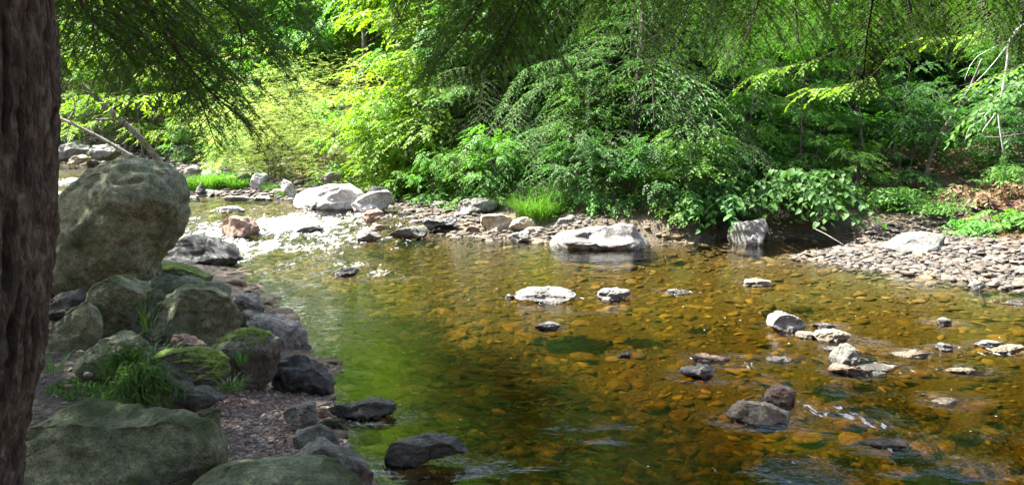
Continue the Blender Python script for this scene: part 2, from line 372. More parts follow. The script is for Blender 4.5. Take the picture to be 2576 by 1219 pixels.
wd = sdist(WV[:, 0], WV[:, 1]); keep = (wd[WF] < .9).any(1); WF = WF[keep]
dep = np.clip(WV[:, 2] - ground(WV[:, 0], WV[:, 1]), 0, 1)
m, nt, out = mat('stream_water'); L = nt.links
pos = gpos(nt)
mp = N(nt, 'ShaderNodeMapping'); mp.inputs['Rotation'].default_value = (0, 0, R_(-20)); mp.inputs['Scale'].default_value = (1, 1.5, 1); L.new(pos, mp.inputs[0])
r1 = noise(nt, mp.outputs[0], 2.6, 3, .5, .4); r2 = noise(nt, mp.outputs[0], 9, 3, .55, .3)
mp3 = N(nt, 'ShaderNodeMapping'); mp3.inputs['Scale'].default_value = (1, .7, 1); L.new(pos, mp3.inputs[0])
r3 = noise(nt, mp3.outputs[0], 15, 3, .6, .2)
fo = attr(nt, 'foam')
rip = attr(nt, 'ripple')
h1 = math_(nt, 'MULTIPLY', r1.outputs[0], .012)
h2 = math_(nt, 'MULTIPLY', math_(nt, 'MULTIPLY', r2.outputs[0], .016), math_(nt, 'ADD', .08, rip))
h3 = math_(nt, 'MULTIPLY', math_(nt, 'MULTIPLY', r3.outputs[0], .034), math_(nt, 'ADD', .02, math_(nt, 'ADD', math_(nt, 'MULTIPLY', rip, .25), fo)))
hh = math_(nt, 'ADD', math_(nt, 'ADD', h1, h2), h3)
nb = bump(nt, hh, 1.0, 1.0)
fr = N(nt, 'ShaderNodeFresnel', IOR=1.62); L.new(nb, fr.inputs['Normal'])
gl = nt.nodes.new('ShaderNodeBsdfGlossy'); gl.inputs['Roughness'].default_value = .03; L.new(nb, gl.inputs['Normal'])
tr = nt.nodes.new('ShaderNodeBsdfTransparent')
da = attr(nt, 'depth')
def absb(k): return math_(nt, 'POWER', 2.718, math_(nt, 'MULTIPLY', da, -k))
cc = N(nt, 'ShaderNodeCombineColor'); L.new(absb(.85), cc.inputs[0]); L.new(absb(1.18), cc.inputs[1]); L.new(absb(2.9), cc.inputs[2])
L.new(cc.outputs[0], tr.inputs[0])
mx = nt.nodes.new('ShaderNodeMixShader'); L.new(fr.outputs[0], mx.inputs[0]); L.new(tr.outputs[0], mx.inputs[1]); L.new(gl.outputs[0], mx.inputs[2])
# foam: broken white streaks where the water is turbulent, plus scattered bubbles
mf = N(nt, 'ShaderNodeMapping'); mf.inputs['Scale'].default_value = (1, .38, 1); mf.inputs['Rotation'].default_value = (0, 0, R_(-15)); L.new(pos, mf.inputs[0])
fn = noise(nt, mf.outputs[0], 5.5, 5, .7, 1.0)
mg = N(nt, 'ShaderNodeMapping'); mg.inputs['Scale'].default_value = (1, .4, 1); mg.inputs['Rotation'].default_value = (0, 0, R_(-12)); L.new(pos, mg.inputs[0])
ff = noise(nt, mg.outputs[0], 11, 3, .6, 1.0)
fb = noise(nt, mg.outputs[0], 1.6, 3, .6, .5)
th = math_(nt, 'SUBTRACT', 1.0, math_(nt, 'MULTIPLY', fo, .46))
th = math_(nt, 'SUBTRACT', th, math_(nt, 'ADD', math_(nt, 'MULTIPLY', math_(nt, 'SUBTRACT', fb.outputs[0], .5), .7), math_(nt, 'MULTIPLY', math_(nt, 'SUBTRACT', ff.outputs[0], .3), .75)))
fm = math_(nt, 'MULTIPLY', math_(nt, 'SUBTRACT', fn.outputs[0], th), 7.0, True)
vb = N(nt, 'ShaderNodeTexVoronoi', Scale=5.5); L.new(pos, vb.inputs['Vector'])
sb = nt.nodes.new('ShaderNodeSeparateColor'); L.new(vb.outputs['Color'], sb.inputs[0])
bub = math_(nt, 'MULTIPLY', math_(nt, 'LESS_THAN', vb.outputs['Distance'], .045), math_(nt, 'GREATER_THAN', sb.outputs[0], .72))
fm = math_(nt, 'MAXIMUM', fm, math_(nt, 'MULTIPLY', bub, .9))
fd = nt.nodes.new('ShaderNodeBsdfDiffuse'); fd.inputs[0].default_value = (.74, .76, .77, 1); L.new(nb, fd.inputs['Normal'])
mx2 = nt.nodes.new('ShaderNodeMixShader'); L.new(math_(nt, 'MULTIPLY', fm, .9), mx2.inputs[0]); L.new(mx.outputs[0], mx2.inputs[1]); L.new(fd.outputs[0], mx2.inputs[2])
L.new(mx2.outputs[0], out.inputs[0])
WATERM = m

# ------------------------------------------------------------------ rocks
_ico = {}
def ico(n):
    if n not in _ico:
        bm = bmesh.new(); bmesh.ops.create_icosphere(bm, subdivisions=n, radius=1)
        V = np.array([v.co[:] for v in bm.verts]); Fc = np.array([[v.index for v in f.verts] for f in bm.faces]); bm.free(); _ico[n] = (V, Fc)
    return _ico[n]
def vnormals(V, Fc):
    n = np.cross(V[Fc[:, 1]] - V[Fc[:, 0]], V[Fc[:, 2]] - V[Fc[:, 0]]); out = np.zeros_like(V)
    for k in range(3): np.add.at(out, Fc[:, k], n)
    return nrm(out)
OFF = {'a': (0, 0), 'b': (858.7, 0), 'c': (1717.3, 0), 'd': (0, 609.5), 'e': (858.7, 609.5), 'f': (1717.3, 609.5)}
ROCKC = []
KINDN = {}
def rock(label, kind, panel, pts, z0=0.0, dr=.8, d=None, moss=0, name=None, cat=None, seed=None, rough=1.0, facets=9, ext=None, group=None, box=.66):
    P = np.array(pts, float)
    if panel: P = P / 2 + np.array(OFF[panel])
    seed = seed if seed is not None else len(ROCKC) * 13 + 5
    rg = np.random.default_rng(seed)
    w = P[:, 0].max() - P[:, 0].min(); h = P[:, 1].max() - P[:, 1].min()
    seat = d is None and ext is None
    if d is None: d = onz(P[:, 0].mean(), P[:, 1].max(), z0)[1]
    W = w / F_ * d; D = dr * W
    Yc = d + D * .42
    Q = np.array([at(px, py, Yc) for px, py in P]); X, Z = Q[:, 0], Q[:, 2]
    cx, cz = (X.max() + X.min()) / 2, (Z.max() + Z.min()) / 2
    # silhouette radius as a function of angle
    ang = np.linspace(-np.pi, np.pi, 181); px_, pz_ = X - cx, Z - cz; n = len(px_); rad = np.zeros(181)
    for i, a in enumerate(ang):
        c, s = math.cos(a), math.sin(a); best = 0
        for k in range(n):
            x1, z1, x2, z2 = px_[k], pz_[k], px_[(k + 1) % n], pz_[(k + 1) % n]; ex, ez = x2 - x1, z2 - z1
            den = c * ez - s * ex
            if abs(den) < 1e-9: continue
            t = (x1 * ez - z1 * ex) / den; u = (x1 * s - z1 * c) / den
            if t > 0 and -1e-6 <= u <= 1 + 1e-6: best = max(best, t)
        rad[i] = best
    ker = np.array([1, 2, 3, 2, 1]) / 9.; rad = np.convolve(np.concatenate([rad[-3:-1], rad, rad[1:3]]), ker, 'valid')
    U, Fc = ico(6 if W > .5 and d < 10 else 5 if W * F_ / d > 45 else 4)
    th = np.arctan2(U[:, 2], U[:, 0]); rho = np.hypot(U[:, 0], U[:, 2]); rr = np.interp(th, ang, rad)
    rp = rho ** .85; sm = kind in ('mossy', 'vivid', 'big'); rough *= 1.2 if sm else 1.5 if W > .7 else 2.0; facets += 3 if W < .7 else 0
    V = np.stack([rr * rp * np.cos(th), np.sign(U[:, 1]) * np.abs(U[:, 1]) ** box * D / 2, rr * rp * np.sin(th)], -1)
    H = Z.max() - Z.min(); S = (W + H) / 2
    # facets
    for _ in range(facets):
        nn = nrm(rg.normal(0, 1, 3) * np.array([.8, 1.3, .9]) + np.array([0, -.35, .1])); hp = V @ nn; top = hp.max()
        c = top * rg.uniform(.62, .93); over = np.maximum(0, hp - c); V = V - over[:, None] * .97 * nn
    no = vnormals(V, Fc); so = rg.uniform(0, 100, 3)
    strat = nrm(rg.normal(0, .35, 3) + np.array([0, .1, 1]))
    q = V / S
    V = V + no * (S * .045 * rough * fbm(q * 3.0 + so, seed, 4))[:, None]
    V = V - no * (S * .035 * rough * np.maximum(0, fbm(q * 2.2 + so + 5, seed + 3, 3, ridged=True) - .25))[:, None]
    V = V + no * (S * .014 * rough * fbm(np.stack([q @ strat * 14, q[:, 0] * 2, q[:, 1] * 2], -1) + so, seed + 9, 2))[:, None]
    V = V + no * (S * .014 * rough * fbm(q * 13 + so, seed + 7, 3))[:, None]
    ca = fbm(q * 1.9 + so + 11, seed + 13, 2); V = V - no * (S * (.018 if sm else .030) * np.exp(-(ca / .045) ** 2))[:, None]
    for k, ext_ in ((0, X.max() - X.min()), (2, H)):
        lo, hi = V[:, k].min(), V[:, k].max(); V[:, k] = (V[:, k] - (lo + hi) / 2) * ext_ / (hi - lo)
    low = V[:, 2] < -H * .2
    e = ext if ext is not None else 1.35
    if seat: V[:, 1] *= 1 + .75 * np.clip((-H * .02 - V[:, 2]) / (H * .45), 0, 1); e = 1.7
    V[:, 2] = np.where(low, -H * .2 + (V[:, 2] + H * .2) * e, V[:, 2])
    no = vnormals(V, Fc); WP = V + np.array([cx, Yc, cz])
    ma = np.zeros(len(V))
    if sm: moss += .10
    if moss > 0:
        mn = fbm(WP * 4, seed + 2, 4)
        ma = ss(.45, .85, no[:, 2] * .9 + mn * .8 + moss - .55 + .12 * fbm(WP * 22, seed + 5, 2))
        V = V + no * (ma * .012)[:, None]
    wet = 1 - ss(.03, .065, WP[:, 2] - zwater(WP[:, 0], WP[:, 1]) + .03 * vnoise(WP * 9, 4))
    if kind == 'black': wet = np.maximum(wet, .3)
    base = V[:, 2].min()
    me = new_mesh(name or 'rock', V - np.array([0, 0, base]), [Fc], [M[kind]], None, {'moss': ma, 'wet': wet})
    nm = name or ('boulder' if W > .7 else 'rock' if W > .25 else 'stone')
    o = obj(nm, me, None, (cx, Yc, cz + base)); tag(o, label, cat or nm, group)
    ROCKC.append((cx, Yc, W / 2, D / 2)); return o

# left bank
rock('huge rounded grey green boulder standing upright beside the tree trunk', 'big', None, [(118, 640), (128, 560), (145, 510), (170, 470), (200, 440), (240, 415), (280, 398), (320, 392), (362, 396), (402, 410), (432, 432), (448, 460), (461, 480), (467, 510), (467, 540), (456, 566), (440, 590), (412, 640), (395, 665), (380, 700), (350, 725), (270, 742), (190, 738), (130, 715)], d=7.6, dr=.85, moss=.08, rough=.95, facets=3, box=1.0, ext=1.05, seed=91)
rock('dark jagged slab wedged behind the trunk under the huge boulder', 'slate', 'd', [(230, 320), (265, 290), (300, 260), (385, 232), (430, 250), (435, 275), (380, 330), (265, 385)], d=7.2)
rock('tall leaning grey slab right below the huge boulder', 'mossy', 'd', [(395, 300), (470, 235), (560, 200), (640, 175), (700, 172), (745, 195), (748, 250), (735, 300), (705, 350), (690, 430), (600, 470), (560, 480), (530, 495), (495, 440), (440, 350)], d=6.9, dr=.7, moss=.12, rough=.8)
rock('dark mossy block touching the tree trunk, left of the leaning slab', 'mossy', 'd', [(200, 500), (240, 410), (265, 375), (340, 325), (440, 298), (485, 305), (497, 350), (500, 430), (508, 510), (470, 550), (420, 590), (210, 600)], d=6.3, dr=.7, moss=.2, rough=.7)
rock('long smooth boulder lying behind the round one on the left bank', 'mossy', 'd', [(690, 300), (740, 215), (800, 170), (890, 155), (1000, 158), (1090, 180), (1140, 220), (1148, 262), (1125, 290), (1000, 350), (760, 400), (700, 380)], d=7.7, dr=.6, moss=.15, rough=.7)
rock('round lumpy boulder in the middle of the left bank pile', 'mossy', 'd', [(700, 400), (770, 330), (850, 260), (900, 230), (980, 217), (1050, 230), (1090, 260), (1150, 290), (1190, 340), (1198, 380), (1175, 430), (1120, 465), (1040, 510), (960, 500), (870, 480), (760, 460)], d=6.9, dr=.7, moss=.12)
rock('low green stained boulder with a bright moss patch at the foot of the huge boulder', 'vivid', 'd', [(730, 200), (765, 140), (810, 105), (850, 98), (930, 112), (1000, 132), (1060, 165), (1040, 230), (760, 240)], d=9.0, dr=.7, moss=.5)
rock('dark grey boulder at the water edge right of the huge boulder', 'slate', None, [(405, 668), (420, 625), (450, 600), (490, 588), (530, 598), (580, 620), (622, 640), (604, 655), (540, 664), (470, 674), (430, 676)], z0=0, dr=.6)
rock('grey cracked rock half hidden behind the ridged boulder by the water', 'grey', 'd', [(1130, 280), (1150, 252), (1200, 252), (1290, 290), (1335, 330), (1330, 355), (1270, 390), (1210, 410), (1160, 430), (1150, 350)], d=8.4, dr=.8)
rock('ridged boulder with pale top overhanging the water on the left bank', 'grey', 'd', [(1190, 420), (1230, 355), (1270, 340), (1350, 350), (1440, 370), (1510, 400), (1545, 460), (1565, 520), (1560, 560), (1500, 572), (1420, 580), (1300, 500)], d=7.5, dr=.7, moss=.1)
rock('flat faced grey boulder with moss hanging down its front', 'vivid', 'd', [(1000, 540), (1080, 470), (1150, 430), (1230, 430), (1310, 450), (1390, 480), (1415, 530), (1405, 600), (1385, 670), (1320, 725), (1250, 745), (1160, 740), (1100, 640)], d=5.9, dr=.6, moss=.32, rough=.7)
rock('shiny wet black boulder at the water edge above the gravel beach', 'black', 'd', [(1370, 700), (1385, 620), (1415, 560), (1490, 556), (1600, 572), (1650, 610), (1685, 680), (1675, 750), (1600, 795), (1530, 805), (1450, 795), (1390, 765)], d=6.1, dr=.65, moss=.12)
rock('small reddish brown stone tucked under the round lumpy boulder', 'red', 'd', [(862, 480), (900, 460), (960, 457), (1010, 475), (1035, 502), (1030, 535), (960, 550), (880, 530)], d=6.2)
rock('bright moss covered slab in the middle of the grass', 'vivid', 'd', [(745, 620), (800, 565), (900, 545), (1000, 538), (1090, 560), (1140, 600), (1152, 680), (1130, 745), (1060, 760), (900, 740), (760, 690)], d=5.35, dr=.75, moss=.85, rough=.7)
rock('dark undercut slab below the bright moss covered slab', 'slate', 'd', [(735, 650), (820, 652), (900, 688), (1000, 732), (1145, 765), (1138, 830), (1050, 855), (900, 862), (780, 850), (735, 790)], d=4.9, dr=.5, moss=.1)
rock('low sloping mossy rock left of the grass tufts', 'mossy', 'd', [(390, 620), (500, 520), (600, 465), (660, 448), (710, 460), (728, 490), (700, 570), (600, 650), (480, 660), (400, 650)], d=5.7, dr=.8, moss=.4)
rock('little pale cube shaped stone at the foot of the dark mossy block', 'tan', 'd', [(375, 565), (385, 545), (405, 540), (425, 550), (420, 575), (385, 580)], d=5.9, ext=1)
rock('single light pebble lying on the bare soil behind the flat boulder', 'grey', 'd', [(420, 668), (432, 652), (450, 650), (470, 662), (465, 680), (430, 682)], d=5.0, ext=1)
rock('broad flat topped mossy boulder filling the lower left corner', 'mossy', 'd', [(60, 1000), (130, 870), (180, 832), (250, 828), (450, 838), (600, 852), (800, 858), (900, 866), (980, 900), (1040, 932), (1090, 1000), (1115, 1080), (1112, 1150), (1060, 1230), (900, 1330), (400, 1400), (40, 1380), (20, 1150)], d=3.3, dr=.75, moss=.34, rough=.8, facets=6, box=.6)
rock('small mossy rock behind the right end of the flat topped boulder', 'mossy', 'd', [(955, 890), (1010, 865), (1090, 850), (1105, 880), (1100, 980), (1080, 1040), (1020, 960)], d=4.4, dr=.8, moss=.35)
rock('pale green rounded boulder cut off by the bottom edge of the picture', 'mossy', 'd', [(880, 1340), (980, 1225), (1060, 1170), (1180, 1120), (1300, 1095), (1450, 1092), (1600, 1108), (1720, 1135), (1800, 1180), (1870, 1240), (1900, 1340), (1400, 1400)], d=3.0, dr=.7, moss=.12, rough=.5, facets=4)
rock('blue grey smooth rock behind the pale green bottom boulder', 'grey', 'd', [(1400, 1100), (1480, 1040), (1560, 1015), (1650, 1008), (1720, 1048), (1800, 1120), (1870, 1210), (1880, 1260), (1600, 1260), (1450, 1180)], d=3.95, dr=.6, rough=.6)
rock('grey rounded rock at the right rim of the gravel beach', 'grey', 'd', [(1478, 1000), (1490, 940), (1540, 912), (1600, 910), (1660, 938), (1700, 978), (1707, 1030), (1640, 1045), (1560, 1045), (1490, 1040)], d=4.7, dr=.8, rough=.8)
rock('brown pointed rock on the gravel beach beside the long dark water rock', 'grey', 'd', [(1425, 860), (1470, 810), (1530, 797), (1590, 810), (1610, 850), (1615, 895), (1560, 925), (1510, 920), (1440, 890)], d=5.2)
rock('small brown stone between the pointed rock and the long dark water rock', 'red', 'd', [(1600, 830), (1640, 832), (1670, 870), (1625, 885), (1600, 870)], d=5.45)
rock('long dark flat rock reaching from the beach into the water', 'slate', None, [(812, 1030), (830, 1015), (870, 1008), (920, 1001), (980, 1008), (1002, 1026), (990, 1037), (930, 1045), (850, 1050), (815, 1046)], z0=0, dr=.35)
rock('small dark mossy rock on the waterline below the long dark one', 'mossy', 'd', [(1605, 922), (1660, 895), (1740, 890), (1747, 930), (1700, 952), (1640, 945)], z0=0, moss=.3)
rock('long oval dark rock slanting out of the water near the beach', 'slate', None, [(962, 1168), (982, 1136), (1020, 1110), (1070, 1095), (1130, 1092), (1160, 1104), (1176, 1121), (1142, 1136), (1080, 1157), (1030, 1172), (985, 1176)], z0=0, dr=.35, rough=.6)
# stones in the pool
rock('flat pale rock with layered top in the middle of the pool', 'pale', 'e', [(870, 272), (900, 245), (960, 232), (1060, 225), (1130, 235), (1180, 262), (1180, 288), (1130, 300), (1000, 302), (920, 292)], dr=.6)
rock('tiny pale stone at the left end of the flat pale pool rock', 'pale', 'e', [(820, 285), (835, 258), (860, 268), (872, 282)], dr=.8)
rock('half sunken white rock right of the flat pale pool rock', 'pale', 'e', [(1285, 272), (1330, 240), (1390, 225), (1440, 240), (1455, 268), (1400, 290), (1330, 290)], dr=.7)
rock('small pinkish white stone just above water below the flat pale pool rock', 'pale', 'e', [(975, 432), (1010, 410), (1070, 400), (1103, 415), (1080, 437), (1020, 444)], dr=.7)
rock('tiny black stone poking out in the middle of the brown shallows', 'slate', 'e', [(1400, 565), (1440, 552), (1468, 562), (1440, 577)], dr=.7)
rock('grey pyramid shaped rock standing in the brown shallows', 'pale', 'f', [(416, 415), (440, 380), (470, 345), (500, 340), (540, 355), (590, 390), (604, 418), (560, 436), (480, 444)], dr=.8, rough=.7)
rock('low wet rock right of and below the pyramid shaped rock', 'tan', 'f', [(655, 472), (700, 440), (760, 433), (820, 445), (848, 464), (800, 484), (720, 496), (675, 492)], dr=.6)
rock('thin wet ledge left of the low wet rock near the pyramid rock', 'tan', 'f', [(562, 456), (620, 445), (680, 452), (665, 482), (600, 478)], dr=.6)
rock('flat stone barely above water right of the pyramid shaped rock', 'grey', 'f', [(645, 412), (720, 403), (775, 420), (740, 434), (690, 432)], dr=.6)
rock('dark grey round rock standing beside a pinkish one in the right shallows', 'grey', 'f', [(743, 592), (775, 550), (810, 515), (850, 508), (887, 535), (882, 568), (840, 600), (790, 612), (758, 610)], dr=.8)
rock('pinkish rock leaning on the dark grey round rock', 'red', 'f', [(850, 590), (900, 555), (950, 553), (973, 580), (950, 608), (890, 616)], d=7.75, dr=.8)
rock('wet ledge awash in front of the grey and pinkish rock pair', 'red', 'f', [(742, 642), (780, 614), (850, 622), (950, 645), (900, 668), (800, 664)], dr=.5)
rock('round dark brown rock with pale top in the lower right rapids', 'red', 'f', [(395, 785), (440, 740), (490, 722), (540, 728), (567, 770), (552, 808), (500, 822), (430, 812)], dr=.8)
rock('broad flat pinkish grey rock awash in the lower right rapids', 'tan', 'f', [(205, 845), (240, 810), (330, 795), (430, 803), (510, 830), (548, 862), (500, 900), (400, 905), (300, 888), (220, 866)], dr=.55)
rock('pale wet rock awash at the left end of the rapids', 'pale', 'f', [(-20, 640), (40, 625), (80, 610), (130, 608), (163, 632), (140, 658), (110, 684), (50, 672)], dr=.6)
rock('small dark brown stone upstream of the pale wet rock', 'red', 'f', [(48, 577), (90, 558), (130, 562), (152, 582), (110, 600), (70, 595)], dr=.7)
rock('tiny grey stone alone in the right shallows under the gravel bar', 'grey', 'f', [(1278, 398), (1320, 376), (1350, 390), (1347, 414), (1310, 418)], dr=.8)
rock('small pinkish stone in the right shallows left of the flat grey one', 'pale', 'f', [(1278, 522), (1310, 503), (1350, 508), (1365, 532), (1320, 545)], dr=.7)
rock('low grey ridge stone in the right shallows', 'grey', 'f', [(1470, 518), (1530, 490), (1590, 500), (1600, 518), (1540, 532)], dr=.6)
rock('flat tan slab tilted out of the water at the right picture edge', 'tan', 'f', [(1555, 550), (1640, 520), (1700, 508), (1712, 530), (1650, 557), (1580, 560)], dr=.6)
rock('low orange tinted rock just above water between the pyramid rock and gravel bar', 'tan', 'f', [(295, 208), (340, 188), (400, 183), (448, 202), (420, 217), (340, 218)], dr=.6)
rock('smooth dark rock at the bottom edge of the water', 'slate', 'f', [(455, 1240), (500, 1187), (560, 1168), (620, 1170), (670, 1190), (705, 1230), (690, 1280), (480, 1280)], d=4.75, dr=.7)
rock('brown rock just under the surface in the bottom right water', 'tan', 'f', [(1330, 1215), (1380, 1170), (1450, 1180), (1505, 1212), (1480, 1262), (1350, 1262)], d=4.8, dr=.7)
rock('white stone standing in the water below the driftwood stick', 'pale', 'f', [(1430, 222), (1460, 195), (1500, 192), (1522, 217), (1480, 234)], dr=.7)
rock('brown and white stone at the lower end of the driftwood stick', 'tan', 'f', [(1526, 210), (1570, 190), (1600, 205), (1570, 224)], dr=.7)
rock('small whitish stone at the waterline of the gravel bar at the right edge', 'pale', 'f', [(1600, 228), (1640, 214), (1665, 222), (1650, 238)], dr=.7)
rock('oval grey stone just above water at the far right', 'grey', 'f', [(1620, 300), (1655, 288), (1700, 292), (1708, 308), (1660, 314)], dr=.6)
# far bank
rock('largest white sunlit boulder at the upstream waterline', 'white', None, [(738, 517), (745, 490), (775, 474), (800, 472), (830, 465), (880, 462), (900, 475), (918, 492), (912, 518), (850, 526), (780, 524)], z0=.28, dr=.6, rough=.7)
rock('white slanting boulder with dark underside right of the largest white boulder', 'white', None, [(883, 527), (900, 500), (940, 484), (975, 478), (987, 495), (978, 518), (930, 530)], z0=.28, dr=.7)
rock('small white rock on the bank above the slanting white boulder', 'white', None, [(925, 482), (935, 468), (960, 466), (972, 478), (950, 488)], d=20.5)
rock('dark topped slab boulder on the gravel behind the tan boulders', 'grey', 'b', [(588, 1062), (600, 1020), (650, 993), (740, 995), (795, 1010), (765, 1052), (680, 1068), (620, 1074)], z0=.3, dr=.6)
rock('upright pale stone leaning on the dark topped slab boulder', 'pale', 'b', [(738, 1068), (750, 1030), (780, 1002), (800, 1008), (808, 1072)], z0=.27, dr=.8)
rock('smooth tan boulder left of the half grass covered one', 'tan', 'b', [(698, 1135), (705, 1085), (740, 1072), (800, 1075), (862, 1100), (842, 1142), (800, 1168), (720, 1168)], z0=.08, rough=.6)
rock('tan boulder with grass hanging over its right side', 'tan', 'b', [(826, 1155), (860, 1110), (920, 1090), (975, 1093), (980, 1150), (900, 1170)], z0=.08, rough=.6)
rock('low wet looking brown slab under the grass covered tan boulder', 'tan', 'b', [(895, 1168), (940, 1140), (1000, 1138), (1055, 1160), (1000, 1184), (930, 1182)], z0=.04, dr=.6)
rock('pinkish white rock at the waterline left of the great slab', 'pale', 'b', [(836, 1192), (870, 1170), (930, 1168), (948, 1195), (920, 1218), (850, 1214)], z0=.0)
rock('black slab leaning over the gravel at the riffle', 'black', 'b', [(408, 1122), (430, 1090), (470, 1105), (540, 1090), (580, 1086), (583, 1122), (520, 1148), (440, 1142)], z0=.12, dr=.5)
rock('smooth grey slate slab sloping into the riffle', 'slate', 'b', [(236, 1182), (290, 1150), (370, 1136), (432, 1160), (432, 1184), (340, 1190), (260, 1194)], z0=.03, dr=.6, rough=.5)
rock('brown pyramid rock standing at the top of the riffle', 'red', 'b', [(102, 1103), (140, 1060), (180, 1048), (212, 1063), (218, 1092), (160, 1110)], z0=.2)
rock('dark brown wedge rock in the middle of the riffle right of the foam', 'red', 'b', [(128, 1152), (160, 1120), (200, 1124), (218, 1150), (180, 1162)], z0=.1)
rock('whitish pink rock at the lower edge of the riffle', 'pale', 'b', [(66, 1202), (110, 1160), (170, 1153), (203, 1185), (180, 1208), (100, 1212)], z0=.02)
rock('small brown wedge stone left of the smooth tan boulder', 'red', 'b', [(616, 1168), (650, 1130), (690, 1138), (698, 1168)], z0=.08)
rock('brown flat cobble between tan boulder and low brown slab', 'tan', 'b', [(728, 1172), (760, 1152), (792, 1166), (770, 1184)], z0=.04)
rock('grey boulder under the ferns left of the great slab', 'grey', 'b', [(1065, 1142), (1100, 1100), (1160, 1080), (1188, 1090), (1182, 1124), (1120, 1154)], z0=.15)
rock('upright grey rock with dark cleft under the ferns', 'slate', 'b', [(1183, 1134), (1200, 1095), (1240, 1077), (1262, 1100), (1242, 1144), (1200, 1158)], z0=.12)
rock('great pale slab sloping into the pool at the centre of the far bank', 'pale', None, [(1372, 614), (1420, 595), (1490, 572), (1560, 559), (1590, 566), (1640, 598), (1647, 612), (1600, 625), (1500, 625), (1400, 622)], z0=0, dr=.5, rough=1.0, facets=9)
rock('brownish boulder directly behind the right end of the great pale slab', 'tan', 'b', [(1475, 1132), (1560, 1110), (1620, 1103), (1638, 1140), (1622, 1184), (1540, 1180)], d=15.9, rough=.6)
rock('pale square boulder half covered by the leafy bush', 'pale', None, [(1833, 592), (1842, 565), (1870, 557), (1920, 550), (1930, 580), (1908, 610), (1870, 616), (1838, 611)], z0=0, dr=.8, rough=.7)
rock('broad low grey boulder sunk in the gravel bar', 'grey', None, [(2228, 604), (2258, 588), (2320, 583), (2370, 592), (2362, 622), (2280, 632), (2236, 624)], z0=.18, dr=.8, rough=.5)
rock('brown upright stone in the leaves above the gravel at the riffle', 'tan', 'b', [(378, 1004), (390, 975), (410, 979), (408, 1018)], z0=.35)
rock('flat grey rock showing through the gravel above the riffle', 'grey', 'b', [(445, 1042), (470, 1015), (520, 1010), (552, 1030), (500, 1054)], z0=.3)
rock('brown and white striped boulder in the foaming riffle', 'red', None, [(552, 582), (560, 552), (585, 540), (620, 544), (652, 562), (642, 580), (590, 588)], z0=.1)
rock('flat white rock awash above the striped riffle boulder', 'white', None, [(545, 528), (562, 518), (600, 517), (618, 530), (570, 535)], z0=.28, dr=.6)
rock('low dark rock ringed by foam in the lower riffle', 'slate', None, [(746, 580), (770, 567), (800, 566), (815, 576), (790, 583)], z0=.05, dr=.6)
rock('tiny orange stone at the top lip of the riffle', 'tan', None, [(752, 535), (762, 526), (772, 530), (774, 538)], z0=.28)
rock('dark low ledge breaking the current in the middle of the pool inflow', 'slate', None, [(838, 690), (862, 674), (890, 671), (903, 683), (875, 693)], z0=0, dr=.5)
rock('grey domed boulder farthest upstream beside the tree trunk', 'grey', None, [(130, 392), (150, 362), (185, 354), (215, 364), (232, 388), (190, 402), (140, 402)], d=35)
rock('grey boulder farthest upstream under the fallen trunks', 'grey', None, [(222, 388), (240, 366), (275, 361), (305, 376), (302, 398), (250, 402)], d=34)
rock('split pinkish boulder on the upstream stony bar', 'tan', 'a', [(340, 820), (385, 778), (410, 776), (440, 790), (458, 808), (400, 822)], d=31)
rock('rounded boulder among leaves behind the upstream grass', 'grey', 'a', [(926, 885), (950, 842), (990, 833), (1012, 855), (1005, 895), (940, 900)], d=25.5)
rock('blue grey boulder right of the upstream grass', 'grey', 'a', [(1198, 890), (1215, 850), (1260, 843), (1312, 840), (1300, 895), (1230, 920)], d=24.5)
rock('white cracked boulder right of the blue grey one', 'white', 'a', [(1258, 935), (1270, 890), (1310, 868), (1345, 880), (1345, 945), (1280, 952)], d=23.5)
rock('narrow leaning pale slab left of the largest white boulder', 'white', 'a', [(1412, 930), (1440, 898), (1470, 930), (1495, 975), (1485, 1005), (1440, 965)], d=22)
rock('flat orange brown slab beside the huge boulder upstream', 'tan', 'a', [(880, 915), (905, 896), (940, 896), (965, 912), (930, 932), (890, 935)], d=25)
rock('long flat rock in front of the upstream grass', 'grey', 'a', [(1002, 978), (1030, 950), (1080, 960), (1125, 975), (1060, 988)], d=23)
rock('flat pale rock in midstream left of the largest white boulder', 'white', 'a', [(1116, 1010), (1160, 985), (1240, 988), (1255, 1008), (1180, 1016)], d=21.3)
rock('low pale rock touching the grass left of the narrow slab', 'pale', 'a', [(1265, 1015), (1300, 985), (1360, 983), (1374, 1002), (1320, 1020)], d=21.4)
rock('grey rock at the waterline beside the huge boulder', 'grey', 'a', [(915, 1035), (930, 990), (970, 983), (1010, 1010), (985, 1036)], d=22)
rock('small brown boulder under the shrubs upstream', 'tan', 'a', [(1366, 980), (1380, 955), (1415, 950), (1440, 968), (1415, 985)], d=22.6)
rock('thin upright stone in the leaves behind the upstream grass', 'tan', 'a', [(1076, 892), (1090, 855), (1118, 858), (1120, 895)], d=25)
rock('pale slab half hidden in shrubs behind the largest white boulder', 'pale', 'a', [(1610, 905), (1660, 870), (1717, 860), (1717, 900), (1650, 920)], d=21.5)
rock('dark boulder added in the gap between the near trunk and the huge boulder', 'slate', None, [(20, 700), (40, 600), (90, 560), (150, 590), (200, 660), (215, 760), (150, 800), (30, 800)], d=8.0, dr=.7, moss=.2)  # added boulder, darkens a pale gap of soil
